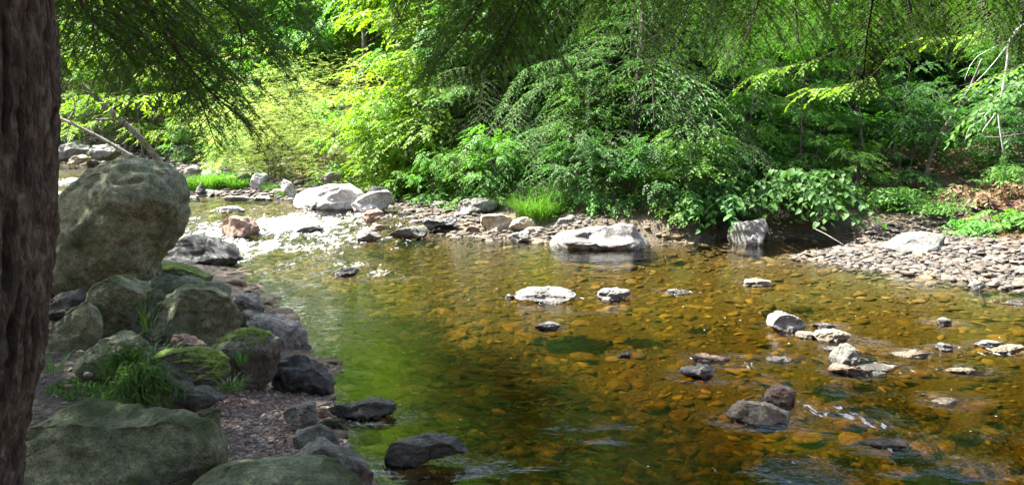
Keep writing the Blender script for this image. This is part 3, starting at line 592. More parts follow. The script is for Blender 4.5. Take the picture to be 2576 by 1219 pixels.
for k_, (px_0, py_0, w_0) in enumerate([(2290, 893, 46), (2205, 930, 60), (1800, 905, 40), (2130, 905, 34), (2420, 935, 38), (2100, 880, 30), (2230, 1120, 60), (1960, 905, 36), (2380, 1010, 40), (1700, 735, 34)]):
    h_0 = w_0 * .22; rock('low wet stone just breaking the surface of the right shallows', ['tan', 'grey', 'red', 'pale'][k_ % 4], None, [(px_0 - w_0, py_0), (px_0 - w_0 * .6, py_0 - h_0 * .8), (px_0, py_0 - h_0 * 1.1), (px_0 + w_0 * .5, py_0 - h_0), (px_0 + w_0, py_0 - h_0 * .2), (px_0 + w_0 * .4, py_0 + h_0 * .4), (px_0 - w_0 * .5, py_0 + h_0 * .5)], dr=.6, group='low wet stones in the right shallows', name='rock')
# balanced cairn
zc = .33; yc = 22.2; xc = at(507, 500, yc)[0]
for i, (wd_, hh_) in enumerate([(.36, .07), (.30, .06), (.33, .055), (.29, .055), (.21, .05), (.17, .045), (.12, .045), (.08, .04)]):
    U, Fc = ico(3); rg = np.random.default_rng(40 + i)
    V = U * np.array([wd_ / 2, wd_ / 2.4, hh_ / 2 * 1.15]); V = V + .06 * wd_ * fbm(U * 1.5 + i * 9, i, 2)[:, None] * U
    V = V + np.array([0, 0, hh_ / 2]); me = new_mesh('stone', V, [Fc], [M['slate' if i % 2 else 'grey']], None, {'moss': 0 * V[:, 0], 'wet': 0 * V[:, 0] + .3})
    w_ = ['lowest and widest', 'second lowest', 'third', 'fourth', 'fifth', 'sixth', 'second highest', 'topmost and smallest'][i]
    o = obj('stone', me, None, (xc + rg.uniform(-.02, .02), yc, zc)); tag(o, w_ + (' stone of' if i in (0, 1, 6, 7) else ' stone from the bottom of') + ' the balanced stack in midstream', 'stone', 'stones of the balanced stack'); zc += hh_

wfoam = foam_of(WV[:, 0], WV[:, 1])
ripple = np.clip(np.exp(-(((WV[:, 0] + 2.2) / 2.6) ** 2)) * ss(6, 9, WV[:, 1]) * 1.0 + wfoam * 1.5 + .8 * ss(14, 17, WV[:, 1]), 0, 1.6)
for cx_, cy_, rx_, ry_ in ROCKC:
    if not (-12 < cx_ < 9 and 4 < cy_ < 24): continue
    qd = np.hypot((WV[:, 0] - cx_) / (rx_ + .02), (WV[:, 1] - cy_) / (ry_ + .02)); dd_ = (qd - 1) * min(rx_, ry_)
    ring = np.exp(-(np.maximum(dd_, 0) / .09) ** 2); tail = np.exp(-((WV[:, 1] - cy_ + ry_) / (ry_ + .35)) ** 2) * np.exp(-((WV[:, 0] - cx_ - rx_ * .9) / (rx_ * .9 + .25)) ** 2)
    wfoam = np.maximum(wfoam, .26 * ring + .0 * tail); ripple = np.maximum(ripple, .7 * ring + .6 * tail * (cx_ > 1.5))
used = np.unique(WF); remap = np.full(len(WV), -1); remap[used] = np.arange(len(used))
wme = new_mesh('water', WV[used], [remap[WF]], [WATERM], None, {'foam': wfoam[used], 'ripple': ripple[used], 'depth': dep[used]})
tag(obj('water', wme), kind='structure')


# ---- scattered stones: templates
def stone_tpl(seed, flat, n=2):
    U, Fc = ico(n); rg = np.random.default_rng(seed)
    V = U.copy()
    for _ in range(7):
        nn = nrm(rg.normal(0, 1, 3)); hp = V @ nn; V = V - np.maximum(0, hp - hp.max() * rg.uniform(.55, .85))[:, None] * nn
    V = V * np.array([1, rg.uniform(.6, .85), flat]) ; V = V + .05 * fbm(U * 2 + seed, seed, 2)[:, None] * U
    return V, Fc
TPL = [stone_tpl(100 + i, f) for i, f in enumerate([.3, .35, .25, .4, .5, .3, .22, .45])]
TPLM = [new_mesh('stone', V, [Fc], [], None, {'moss': 0 * V[:, 0], 'wet': 0 * V[:, 0]}) for V, Fc in [stone_tpl(100 + i, f, 3) for i, f in enumerate([.3, .35, .25, .4, .5, .3, .22, .45])]]
def stone_meshes(m, wet=0):
    out_ = []
    for me in TPLM:
        c = me.copy(); c.materials.clear(); c.materials.append(m); out_.append(c)
        if wet:
            c.attributes['wet'].data.foreach_set('value', np.full(len(c.vertices), wet, np.float32))
    return out_
def scatter(n, x0, x1, y0, y1, cond, size, zoff, seed, gapf=None):
    rg = np.random.default_rng(seed); x = rg.uniform(x0, x1, n); y = rg.uniform(y0, y1, n)
    d = sdist(x, y); ok = cond(x, y, d)
    x, y = x[ok], y[ok]; s = size(rg, len(x)); z = ground(x, y) + zoff * s
    a = rg.uniform(0, 2 * np.pi, len(x)); til = rg.normal(0, .16, (len(x), 2))
    return np.stack([x, y, z], -1), s, a, til, rg
def rot(a, til):
    c, s = np.cos(a), np.sin(a); Rz = np.zeros((len(a), 3, 3)); Rz[:, 0, 0] = c; Rz[:, 0, 1] = -s; Rz[:, 1, 0] = s; Rz[:, 1, 1] = c; Rz[:, 2, 2] = 1
    T = np.zeros((len(a), 3, 3)); T[:, 0, 0] = T[:, 1, 1] = T[:, 2, 2] = 1; T[:, 0, 2] = til[:, 0]; T[:, 2, 0] = -til[:, 0]; T[:, 1, 2] = til[:, 1]; T[:, 2, 1] = -til[:, 1]
    return T @ Rz
def screen(P):
    q = P - np.array([0, 0, CAMZ]); c, s = math.cos(PITCH), math.sin(PITCH)
    dz = q[:, 1] * c - q[:, 2] * s; up = q[:, 1] * s + q[:, 2] * c
    return 1288 + F_ * q[:, 0] / dz, 609.5 - F_ * up / dz, dz
def build_scatter(sc_, nind, m_ind, m_stuff, nm_stuff, label, group, wet=0, ind_cond=None):
    P, s, a, til, rg = sc_
    px, py, dz = screen(P); vis = (px > 0) & (px < 2576) & (py < 1219) & (dz > 1)
    vis &= ~((px < 480) & (py > 400))
    if ind_cond is not None: vis &= ind_cond(px, py, P)
    app = np.where(vis, s / np.maximum(dz, .1), 0); order = np.argsort(-app); ind = order[:nind]; ind = ind[app[ind] > 0]
    rest = np.setdiff1d(np.arange(len(s)), ind)
    Rm = rot(a, til); which = rg.integers(0, len(TPL), len(s)); rn = rg.uniform(0, 1, len(s))
    ms = stone_meshes(m_ind, wet)
    for i in ind:
        o = bpy.data.objects.new('stone', ms[which[i]]); COL.objects.link(o)
        mt = Matrix([[*(Rm[i][r] * s[i]), P[i][r]] for r in range(3)] + [[0, 0, 0, 1]]); o.matrix_world = mt
        tag(o, label, 'stone', group)
    b = Buf()
    for k in range(len(TPL)):
        idx = rest[which[rest] == k]
        if not len(idx): continue
        T, Fc = TPL[k]
        V = P[idx][:, None, :] + np.einsum('kij,nj->kni', Rm[idx], T) * s[idx][:, None, None]
        Fa = Fc[None] + (np.arange(len(idx)) * len(T))[:, None, None]
        b.add(V.reshape(-1, 3), Fa.reshape(-1, 3), 0, np.repeat(rn[idx], len(T)))
    tag(obj(nm_stuff, b.mesh(nm_stuff, [m_stuff])), label='loose ' + nm_stuff.replace('_', ' '), kind='stuff')
lgn = lambda mu, sg, lo, hi: (lambda rg, n: np.clip(rg.lognormal(math.log(mu), sg, n), lo, hi))
build_scatter(scatter(30000, -9, 10, 3, 22, lambda x, y, d: (d < .25), lgn(.05, .58, .018, .24), -.03, 1), 100, M['amber'], M['bedpeb'], 'river_bed_stones',
              'flat amber brown stone lying on the pool bed under clear water', 'flat stones on the bed of the pool', .0, lambda px, py, P: (py > 620) & (sdist(P[:, 0], P[:, 1]) < -.4))
build_scatter(scatter(26000, 4.6, 14, 7, 15.2, lambda x, y, d: (d > -.3) & (d < 2.4) & (x > leftx(y)) & ((x > 5.9) | (y < 14)), lgn(.042, .5, .014, .14), .25, 2), 100, M['bar'], M['barpeb'], 'bar_gravel',
              'loose rounded cobble lying on the gravel bar at the right bank', 'cobbles of the right gravel bar')
build_scatter(scatter(6500, -6, 2.0, 14.6, 22, lambda x, y, d: (d > -.5) & (d < 1.5 - .7 * (x > -.5)) & (x > leftx(y) + 2), lgn(.05, .5, .015, .2), .25, 3), 30, M['bar'], M['barpeb'], 'far_bank_gravel',
              'loose cobble at the foot of the green far bank', 'cobbles along the far bank')
build_scatter(scatter(16000, -34, -6, 20, 48, lambda x, y, d: (d > -.9) & (d < 7) & ((x < leftx(y) + .9) | (y > 26)), lgn(.11, .5, .03, .4), .3, 4), 25, M['bar'], M['barpeb'], 'upstream_bar_stones',
              'pale cobble on the stony bar upstream behind the huge boulder', 'cobbles of the upstream bar', 0, lambda px, py, P: py < 480)
build_scatter(scatter(3500, -9, -3, 18, 30, lambda x, y, d: (d > -.5) & (d < 2.0) & (x > leftx(y) + 2), lgn(.08, .5, .03, .35), .3, 14), 12, M['bar'], M['barpeb'], 'upstream_bank_stones',
              'pale cobble at the foot of the sunny shrubs upstream', 'cobbles below the sunny shrubs')
build_scatter(scatter(80000, -2.6, -.7, 4.0, 6.6, lambda x, y, d: (d > -.15) & (d < 1.1) & (x < leftx(y) + .3), lgn(.0065, .6, .003, .04), .25, 5), 0, M['bar'], M['beachpeb'], 'beach_gravel', 'gravel', 'gravel')
build_scatter(scatter(5000, -6, -1, 2.5, 8, lambda x, y, d: (d > .6) & (x < leftx(y)), lgn(.01, .6, .005, .05), .25, 6), 0, M['bar'], M['beachpeb'], 'soil_gravel', 'gravel', 'gravel')
# ------------------------------------------------------------------ vegetation
LEAF = np.array([(0, 0, 0), (.27, .32, .05), (.22, .70, .03), (0, 1, -.08), (-.22, .70, .03), (-.27, .32, .05)], float)
LEAFF = np.array([(0, 1, 2, 3), (0, 3, 4, 5)])
HEART = np.array([(0, 0, 0), (.30, -.05, .02), (.42, .25, .05), (.25, .68, .02), (0, 1, -.12), (-.25, .68, .02), (-.42, .25, .05), (-.30, -.05, .02), (0, .4, -.04)], float)
HEARTF = np.array([(0, 1, 2, 8), (8, 2, 3, 4), (8, 4, 5, 6), (0, 8, 6, 7)])
NEED = np.array([(-.5, 0, 0), (.5, 0, 0), (.5, 1, 0), (-.5, 1, 0)], float); NEEDF = np.array([(0, 1, 2, 3)])
RHOMB = np.array([(0, 0, 0), (.5, .45, .12), (0, 1, 0), (-.5, .45, .12)], float)
def place(buf, P, D, Nn, S, tpl=LEAF, F=LEAFF, wid=1.0, mat=0, rnd=None):
    D = nrm(D); X = nrm(np.cross(D, Nn)); Z = np.cross(X, D)
    S = np.broadcast_to(np.asarray(S, float), (len(P),)); Wd = np.broadcast_to(np.asarray(wid, float), (len(P),))
    V = P[:, None, :] + S[:, None, None] * (tpl[None, :, 0:1] * Wd[:, None, None] * X[:, None, :] + tpl[None, :, 1:2] * D[:, None, :] + tpl[None, :, 2:3] * Z[:, None, :])
    n = len(tpl); FF = (F[None] + (np.arange(len(P)) * n)[:, None, None]).reshape(-1, F.shape[1])
    r = rng.uniform(0, 1, len(P)) if rnd is None else np.clip(rnd, 0, 1)
    buf.add(V.reshape(-1, 3), FF, mat, np.repeat(r, n))
UP = np.array([0, 0, 1.])
def spray(n, rg, droop=.25, spread=1.0):
    """a flat twig of alternate leaves, unit length along +y, normal +z : leaf pos, dir, normal, size"""
    t = np.linspace(.08, 1, n); side = np.where(np.arange(n) % 2 == 0, 1, -1)
    P = np.stack([rg.normal(0, .02, n), t, -droop * t ** 2 + rg.normal(0, .015, n)], -1)
    ang = np.radians(55 * (1 - .75 * t ** 3)) * spread + rg.normal(0, .15, n)
    D = np.stack([side * np.sin(ang), np.cos(ang), -.25 + rg.normal(0, .14, n)], -1)
    Nn = np.stack([rg.normal(0, .28, n), rg.normal(0, .28, n), np.ones(n)], -1)
    S = rg.uniform(.75, 1.15, n) * (1 - .25 * t)
    return P, nrm(D), nrm(Nn), S
def frames(D, tilt=0):
    D = nrm(D); X = nrm(np.cross(D, UP + 0 * D)); Z = nrm(np.cross(X, D)); return np.stack([X, D, Z], -1)   # columns
def put_sprays(buf, O, D, L, lsize, n=11, tpl=LEAF, F=LEAFF, wid=1.0, mat=0, rg=rng, droop=.25, twig=True, clump=None):
    Rf = frames(D)
    kinds = [spray(n, rg, droop) for _ in range(5)]; w = rg.integers(0, 5, len(O))
    # roll
    for k in range(5):
        i = np.where(w == k)[0]
        if not len(i): continue
        P, Dd, Nn, S = kinds[k]; Rk = Rf[i]
        PP = O[i][:, None] + np.einsum('kij,nj->kni', Rk, P) * L[i][:, None, None]
        DD = np.einsum('kij,nj->kni', Rk, Dd); NN = np.einsum('kij,nj->kni', Rk, Nn)
        base = rg.uniform(.2, .8, len(i)) if clump is None else clump[i]
        rn = np.repeat(base, n) + rg.normal(0, .16, len(i) * n)
        place(buf, PP.reshape(-1, 3), DD.reshape(-1, 3), NN.reshape(-1, 3), np.tile(S, len(i)) * lsize, tpl, F, wid, mat, rn)

def broad_master(name, H, spread, base, nl, seed, leafm, lsize=.11, nsp=11, barkm='treebark', dens=1.0, stems=1, r0=None, flat=.2, tpl=LEAF, F=LEAFF, wid=1.0, slen=.45, lean=.05, topf=.35):
    """trunk mesh with its limbs, and a crown mesh of leaf sprays"""
    rg = np.random.default_rng(seed); tb = Buf(); cb = Buf(); O = []; D = []; Ls = []
    r0 = r0 or H * .011
    for s in range(stems):
        a0 = rg.uniform(0, 2 * np.pi); lx, ly = (lean * H * math.cos(a0) * (1 if stems == 1 else rg.uniform(1.5, 5)), lean * H * math.sin(a0) * (1 if stems == 1 else rg.uniform(1.5, 5)))
        hh = H * (1 if s == 0 else rg.uniform(.6, 1))
        b0 = np.array([0, 0, -.4]) + (0 if stems == 1 else np.array([rg.normal(0, .12), rg.normal(0, .12), 0]))
        P = spline([b0, b0 + [lx * .2 + rg.normal(0, .03) * H * .3, ly * .2, .4 + hh * .35], b0 + [lx * .7, ly * .7 + rg.normal(0, .02) * H, .4 + hh * .7], b0 + [lx, ly, .4 + hh]], 16)
        tube(tb, P, r0 * (1 if s == 0 else .7), r0 * .12, 8 if H > 5 else 5)
        n_l = int(nl / stems)
        for j in range(n_l):
            t = base + (1 - base) * (j + rg.uniform(0, 1)) / n_l; t = min(t, .98)
            k = t * 15; i0 = int(k); p0 = P[i0] * (1 - k + i0) + P[min(i0 + 1, 15)] * (k - i0)
            az = j * 2.4 + rg.uniform(-.5, .5); prof = (1 - t) ** .6 * (1 - topf) + topf if t > .35 else .8 + .4 * t
            l = spread * prof * rg.uniform(.7, 1.15)
            up = rg.uniform(.1, .6) + (t - .5) * .8
            dv = np.array([math.cos(az), math.sin(az), up]); dv /= np.linalg.norm(dv)
            e = p0 + dv * l; e[2] -= .12 * l
            Q = spline([p0, p0 + dv * l * .5 + [0, 0, .06 * l], e], 7); tube(tb, Q, r0 * .35 * (1 - .5 * t), r0 * .06, 4, cap=False)
            nb = max(3, int(l * 5 * dens))
            for q in range(nb):
                u = rg.uniform(.18, 1) if q else 1.0
                kk = u * 6; i1 = min(int(kk), 5); pp = Q[i1] * (1 - kk + i1) + Q[i1 + 1] * (kk - i1)
                sa = az + rg.choice([-1, 1]) * rg.uniform(.3, 1.3) * (1 if q else 0)
                bl = rg.uniform(.35, .9) * (.5 + .35 * (1 - u)) * min(1, spread) * 1.2
                bd = np.array([math.cos(sa), math.sin(sa), rg.uniform(-.15, .35)]); 
                pe = pp + bd * bl
                if rg.uniform() < .4: tube(tb, [pp, (pp + pe) / 2 + [0, 0, .03], pe], r0 * .07, r0 * .03, 3, cap=False)
                ns = 2 + int(bl * 5)
                for z in range(ns):
                    v = (z + 1) / ns; po = pp * (1 - v) + pe * v
                    da = sa + (rg.uniform(.2, 1.2) * (1 if z % 2 else -1) if z < ns - 1 else 0)
                    O.append(po + rg.normal(0, .05, 3)); D.append([math.cos(da), math.sin(da), rg.uniform(-.4, .25) - flat]); Ls.append(slen * rg.uniform(.7, 1.2))
    O, D, Ls = np.array(O), np.array(D), np.array(Ls)
    cl = .5 + .5 * vnoise(O * 1.3, seed)
    put_sprays(cb, O, D, Ls, lsize, nsp, tpl, F, wid, 0, rg, clump=cl)
    return (tb.mesh('trunk', [M[barkm]]), cb.mesh('crown', [M[leafm]], smooth=False))

def hem_twigs(Q, L, rg, droop, fine, inward=.12, hang=1.0):
    """Q: branch axis points (n,3). Returns twig segments p0,p1 and wood polylines"""
    n = len(Q); T = nrm(np.gradient(Q, axis=0)); wood = []; P0 = []; P1 = []
    tot = np.linalg.norm(np.diff(Q, axis=0), axis=1).sum()
    ns = int(tot / (.11 if fine else .16))
    for i in range(ns):
        u = inward + (1 - inward) * (i + .5) / ns; k = u * (n - 1); a = min(int(k), n - 2); p = Q[a] * (1 - k + a) + Q[a + 1] * (k - a); t = T[a]
        X = nrm(np.cross(t, UP)); side = 1 if i % 2 else -1
        l = L * (math.sin(min(1, (1 - u) * 1.25 + .06) * 1.5)) * rg.uniform(.6, 1.1)
        dv = nrm(t * rg.uniform(.45, .9) + X * side * .95 + UP * rg.uniform(-.15, .15))
        m = max(4, int(l / .06)); s = np.linspace(0, 1, m)[:, None]
        W = p + dv * l * s - UP * (droop * l * s ** 2 * rg.uniform(.5, 1.3)) * hang; wood.append(W)
        Tw = nrm(np.gradient(W, axis=0))
        st = .045 if fine else .06
        nt_ = max(3, int(l / st))
        for j in range(nt_):
            v = (j + .5) / nt_; kk = v * (m - 1); b = min(int(kk), m - 2); q = W[b] * (1 - kk + b) + W[b + 1] * (kk - b); tw = Tw[b]
            Xw = nrm(np.cross(tw, UP)); sd_ = 1 if j % 2 else -1
            tl = (.15 if fine else .17) * (1.1 - .75 * v) * rg.uniform(.6, 1.15) * min(1, l / .35 + .3)
            td = nrm(tw * rg.uniform(.6, 1.1) + Xw * sd_ * .8 - UP * rg.uniform(0, .5) * droop * 1.5 * hang)
            P0.append(q); P1.append(q + td * tl)
        P0.append(W[-1]); P1.append(W[-1] + Tw[-1] * .07)
    P0.append(Q[-1]); P1.append(Q[-1] + T[-1] * .1)
    return np.array(P0), np.array(P1), wood
def hem_branch(buf, Q, L, rg, droop=.35, fine=True, r=.012, inward=.12, hang=1.0, wood=True, wbuf=None, cw=.27, nl=.019, nw=.0052):
    P0, P1, W = hem_twigs(Q, L, rg, droop, fine, inward, hang)
    d = P1 - P0; l = np.linalg.norm(d, axis=1)
    if wood:
        wb = wbuf or buf; mi = 0 if wbuf else 1
        tube(wb, Q, r, r * .25, 5, mi, cap=False)
        for w in W: tube(wb, w, r * .28, r * .08, 3, mi, cap=False)
    if fine:
        k = np.maximum(3, (l / .007).astype(int)); idx = np.repeat(np.arange(len(l)), k)
        pos = np.concatenate([(np.arange(c) + .5) / c for c in k]); sd_ = np.where(rg.uniform(size=len(idx)) < .5, 1, -1)
        pp = P0[idx] + d[idx] * pos[:, None]; dd = nrm(d[idx]); X = nrm(np.cross(dd, UP)); Z = np.cross(X, dd)
        nd = dd * .45 + X * sd_[:, None] + Z * rg.normal(0, .25, (len(idx), 1)); nn = Z + rg.normal(0, .35, (len(idx), 3))
        place(buf, pp, nd, nn, nl * rg.uniform(.7, 1.1, len(idx)), NEED, NEEDF, nw / nl, 0, rnd=.5 + .25 * vnoise(pp * 6, 3) + rg.normal(0, .15, len(idx)))
        place(buf, P0, d, UP + rg.normal(0, .3, (len(l), 3)), l, NEED, NEEDF, .0035 / .1, 0)   # twig itself
    else:
        X = rg.normal(0, .22, (len(l), 3)) + UP
        place(buf, P0, d, X, l, RHOMB, NEEDF, cw, 0, rnd=.5 + .3 * vnoise(P0 * 3, 3) + rg.normal(0, .15, len(l)))

def hem_master(H, spread, base, nb, seed, needle='hem', droop=.4, sub=.6, cw=.24):
    rg = np.random.default_rng(seed); tb = Buf(); cb = Buf()
    P = spline([(0, 0, -.5), (rg.normal(0, .02) * H, 0, H * .4), (0, rg.normal(0, .02) * H, H)], 20); tube(tb, P, H * .014, .02, 9)
    for j in range(nb):
        t = base + (1 - base) * ((j + rg.uniform()) / nb) ** 1.05; t = min(t, .985); z = t * (H + .5) ; k = t * 19; i0 = min(int(k), 18); p = P[i0] * (1 - k + i0) + P[i0 + 1] * (k - i0)
        az = j * 2.4 + rg.uniform(-.6, .6); l = spread * (1.02 - t) ** .75 * rg.uniform(.65, 1.1) + .25
        d0 = np.array([math.cos(az), math.sin(az), 0])
        Q = spline([p, p + d0 * l * .35 + UP * l * .10, p + d0 * l * .75 + UP * l * .02, p + d0 * l - UP * l * droop * rg.uniform(.3, .8)], 10)
        hem_branch(cb, Q, min(1.0, l * .38) * sub / .6, rg, droop, False, .018, .15, cw=cw)
    return tb.mesh('trunk', [M['bark']]), cb.mesh('crown', [M[needle], M['twigs']], smooth=False)

def plant_tree(name, label, cat, ms, x, y, s=1.0, rz=0.0, group=None, mat=None, z=None, sz=None, tilt=(0, 0), names=('trunk', 'crown')):
    zz = g1(x, y) if z is None else z
    t = thing(name, label, cat, (x, y, zz), group); t.scale = (s, s, sz or s); t.rotation_euler = (tilt[0], tilt[1], rz)
    for nm, me in zip(names, ms):
        o = obj(nm, me, t)
        if mat and nm in ('crown', 'leaves', 'foliage'): o.material_slots[0].link = 'OBJECT'; o.material_slots[0].material = M[mat]
    return t
def px_at(px, Y): return float((px - 1288) / F_ * (Y / math.cos(PITCH) ** 1))

TREE = [broad_master('tree', 9, 2.7, .22, 46, 11, 'leaf', .125), broad_master('tree', 10, 2.6, .15, 50, 12, 'leafdk', .13), broad_master('tree', 8, 2.9, .12, 46, 13, 'leaf', .12)]
MID = [broad_master('tree', 5.2, 1.8, .06, 44, 21, 'leaf', .13, dens=1.1, stems=2), broad_master('tree', 4.6, 1.7, .05, 42, 22, 'leaf', .13, dens=1.1, stems=3), broad_master('tree', 6.2, 1.9, .08, 48, 23, 'leafdk', .11)]
SHR = [broad_master('shrub', 1.9, .8, .05, 44, 31, 'leaf', .105, 8, stems=5, r0=.014, slen=.28, dens=1.3), broad_master('shrub', 2.3, .85, .08, 44, 32, 'leafpale', .055, 13, stems=7, r0=.012, slen=.32, wid=.75, dens=1.5, flat=-.25)]
HEMB = hem_master(11.5, 4.3, .03, 125, 44, 'hempale', .5, .95, cw=.26)
HEM = [hem_master(13, 3.4, .04, 95, 41), hem_master(11, 3.0, .05, 85, 42), hem_master(14, 3.6, .05, 95, 43, droop=.6)]
print('masters built')
r2 = np.random.default_rng(77)
# --- individually described trees and shrubs of the far bank:  px, depth, master, scale, material, label
SPEC = [
 ('hemlock_tree', HEMB, 1575, 18.9, .95, 'hempale', 'big grey green hemlock with drooping tiers standing right of the bright yellow green tree', 'hemlock'),
 ('hemlock_tree', HEMB, 1250, 21.4, .72, 'hempale', 'slender pale hemlock between the bright yellow green tree and the big grey green hemlock', 'hemlock'),
 ('hemlock_tree', HEM[1], 1770, 20.8, .75, 'hem', 'dark hemlock filling the shade right of the big grey green one', 'hemlock'),
 ('hemlock_tree', HEM[1], 1400, 23.5, 1.0, 'hem', 'dark hemlock rising behind the two pale hemlocks', 'hemlock'),
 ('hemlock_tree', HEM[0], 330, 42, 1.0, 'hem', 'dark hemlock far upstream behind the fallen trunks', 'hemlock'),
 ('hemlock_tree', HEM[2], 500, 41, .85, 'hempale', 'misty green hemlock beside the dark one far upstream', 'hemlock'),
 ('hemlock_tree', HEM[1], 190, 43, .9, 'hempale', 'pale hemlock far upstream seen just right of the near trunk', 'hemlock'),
 ('young_hemlock', HEM[1], 2000, 17.3, .24, 'hempale', 'waist high young hemlock above the heart leaved bush', 'hemlock'),
 ('young_hemlock', HEM[0], 1690, 17.8, .28, 'hempale', 'small hemlock tucked under the big grey green one', 'hemlock'),
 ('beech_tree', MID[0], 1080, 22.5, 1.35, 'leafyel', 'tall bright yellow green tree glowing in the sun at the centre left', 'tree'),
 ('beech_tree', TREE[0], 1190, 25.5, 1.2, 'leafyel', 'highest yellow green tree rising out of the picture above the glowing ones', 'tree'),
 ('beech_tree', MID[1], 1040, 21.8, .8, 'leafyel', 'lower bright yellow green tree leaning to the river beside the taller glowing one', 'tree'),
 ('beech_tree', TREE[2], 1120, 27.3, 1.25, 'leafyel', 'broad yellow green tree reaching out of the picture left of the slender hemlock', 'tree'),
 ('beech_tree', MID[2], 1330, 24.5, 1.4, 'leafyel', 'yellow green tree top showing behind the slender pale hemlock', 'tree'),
 ('beech_tree', MID[1], 1860, 17.8, .62, 'leaf', 'small green maple with open leafy layers above the pale square boulder', 'tree'),
 ('beech_tree', MID[0], 1960, 19.2, .85, 'leaf', 'mid green tree with bright sunlit leaf tiers behind the heart leaved bush', 'tree'),
 ('beech_tree', MID[2], 2130, 21.0, .85, 'leafdk', 'shaded green tree behind the twin thin saplings', 'tree'),
 ('beech_tree', MID[0], 2330, 23.0, .95, 'leafdk', 'shaded green tree behind the leaning pale sapling', 'tree'),
 ('beech_tree', MID[1], 2520, 21.5, .9, 'leafdk', 'shaded green tree at the right picture edge behind the bare white twigs', 'tree'),
 ('green_shrub', MID[1], 690, 31, .95, 'leaf', 'rounded sunlit green tree above the pale shrubs upstream', 'tree'),
 ('green_shrub', MID[0], 560, 34, .9, 'leaf', 'green tree behind the upstream grass', 'tree'),
 ('green_shrub', MID[2], 800, 33, .95, 'leaf', 'green tree in the dark gap left of the glowing tree', 'tree'),
 ('willow_shrub', SHR[1], 600, 26.0, 1.05, 'leafpale', 'pale willow shrub directly behind the upstream grass', 'shrub'),
 ('willow_shrub', SHR[1], 690, 24.8, 1.0, 'leafpale', 'pale yellow willow shrub behind the white cracked boulder', 'shrub'),
 ('willow_shrub', SHR[1], 770, 25.4, 1.25, 'leafpale', 'tall pale willow shrub behind the largest white boulder', 'shrub'),
 ('willow_shrub', SHR[1], 850, 23.6, 1.1, 'leafpale', 'bleached yellow shrub right behind the largest white boulder', 'shrub'),
 ('willow_shrub', SHR[1], 910, 25.0, 1.5, 'leafpale', 'highest of the pale willow shrubs, left of the glowing tree', 'shrub'),
 ('willow_shrub', SHR[1], 650, 28.5, 1.4, 'leafpale', 'pale willow shrub in the second row above the upstream grass', 'shrub'),
 ('willow_shrub', SHR[1], 740, 28.8, 1.6, 'leafpale', 'pale willow shrub in the second row left of the dark gap', 'shrub'),
 ('leafy_shrub', SHR[0], 965, 21.9, 1.0, 'leafyel', 'yellow green leafy shrub above the slanting white boulder', 'shrub'),
 ('leafy_shrub', SHR[0], 1020, 21.6, 1.0, 'leafyel', 'yellow green leafy shrub with dark stems beside the green grass blades', 'shrub'),
 ('leafy_shrub', SHR[0], 1090, 19.9, .7, 'leaf', 'low green shrub above the fine gravel at the riffle', 'shrub'),
 ('leafy_shrub', SHR[0], 1170, 19.4, .75, 'leaf', 'dark green shrub behind the dark topped slab boulder', 'shrub'),
 ('leafy_shrub', SHR[0], 1250, 18.9, .95, 'leaf', 'green shrub with pale leaf tiers left of the ferns', 'shrub'),
 ('leafy_shrub', SHR[0], 1340, 19.0, .8, 'leafdk', 'shaded shrub directly behind the fern and grass clump', 'shrub'),
 ('leafy_shrub', SHR[0], 1450, 17.2, .85, 'leafdk', 'dark shrub behind the great pale slab', 'shrub'),
 ('leafy_shrub', SHR[0], 1540, 16.9, .75, 'leafdk', 'low dark shrub above the brownish boulder', 'shrub'),
 ('leafy_shrub', SHR[0], 1640, 16.5, .8, 'leafdk', 'low dark shrub hanging over the water right of the brownish boulder', 'shrub'),
 ('leafy_shrub', SHR[0], 1725, 16.3, .95, 'leaf', 'green shrub hanging over the dark undercut bank', 'shrub'),
 ('leafy_shrub', SHR[0], 1800, 16.4, .8, 'leafbig', 'green shrub left of and above the pale square boulder', 'shrub'),
 ('leafy_shrub', SHR[0], 2150, 16.8, .7, 'leaf', 'low green shrub between heart leaved bush and saplings', 'shrub'),
]
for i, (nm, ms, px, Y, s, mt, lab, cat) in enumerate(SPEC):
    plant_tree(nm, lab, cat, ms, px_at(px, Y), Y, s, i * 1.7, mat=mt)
plant_tree('beech_tree', 'tallest slender yellow green tree, its top far above the picture, behind the glowing ones', 'tree', TREE[0], px_at(1110, 26.5), 26.5, 1.1, 2.0, mat='leafyel', sz=1.85)
plant_tree('beech_tree', 'tall green tree standing right behind the dark gap upstream', 'tree', TREE[1], px_at(930, 31), 31, 1.3, 1.0, mat='leaf', sz=1.9)
# --- forest on the slopes: rows of trees
def forest(n, pxr, Yr, masters, sr, label, name, cat, group, mats, seed):
    rg = np.random.default_rng(seed); pts = []
    for i in range(n):
        for _ in range(30):
            Y = rg.uniform(*Yr); x = px_at(rg.uniform(*pxr), Y); d = float(sdist(np.array([x]), np.array([Y]))[0])
            if d > 1.8 and all((x - a) ** 2 + (Y - b) ** 2 > (1.7 * sr[0] + .6) ** 2 for a, b in pts): break
        else: continue
        pts.append((x, Y)); k = rg.integers(0, len(masters))
        plant_tree(name, label, cat, masters[k], x, Y, rg.uniform(*sr), rg.uniform(0, 6.28), group, mats[rg.integers(0, len(mats))])
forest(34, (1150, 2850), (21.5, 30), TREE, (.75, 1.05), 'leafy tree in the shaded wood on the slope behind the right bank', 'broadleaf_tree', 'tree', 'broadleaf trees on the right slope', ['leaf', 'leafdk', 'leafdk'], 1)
forest(26, (950, 2900), (30, 44), TREE, (1.0, 1.35), 'leafy tree higher up the wooded slope', 'broadleaf_tree', 'tree', 'broadleaf trees high on the slope', ['leaf', 'leafdk'], 2)
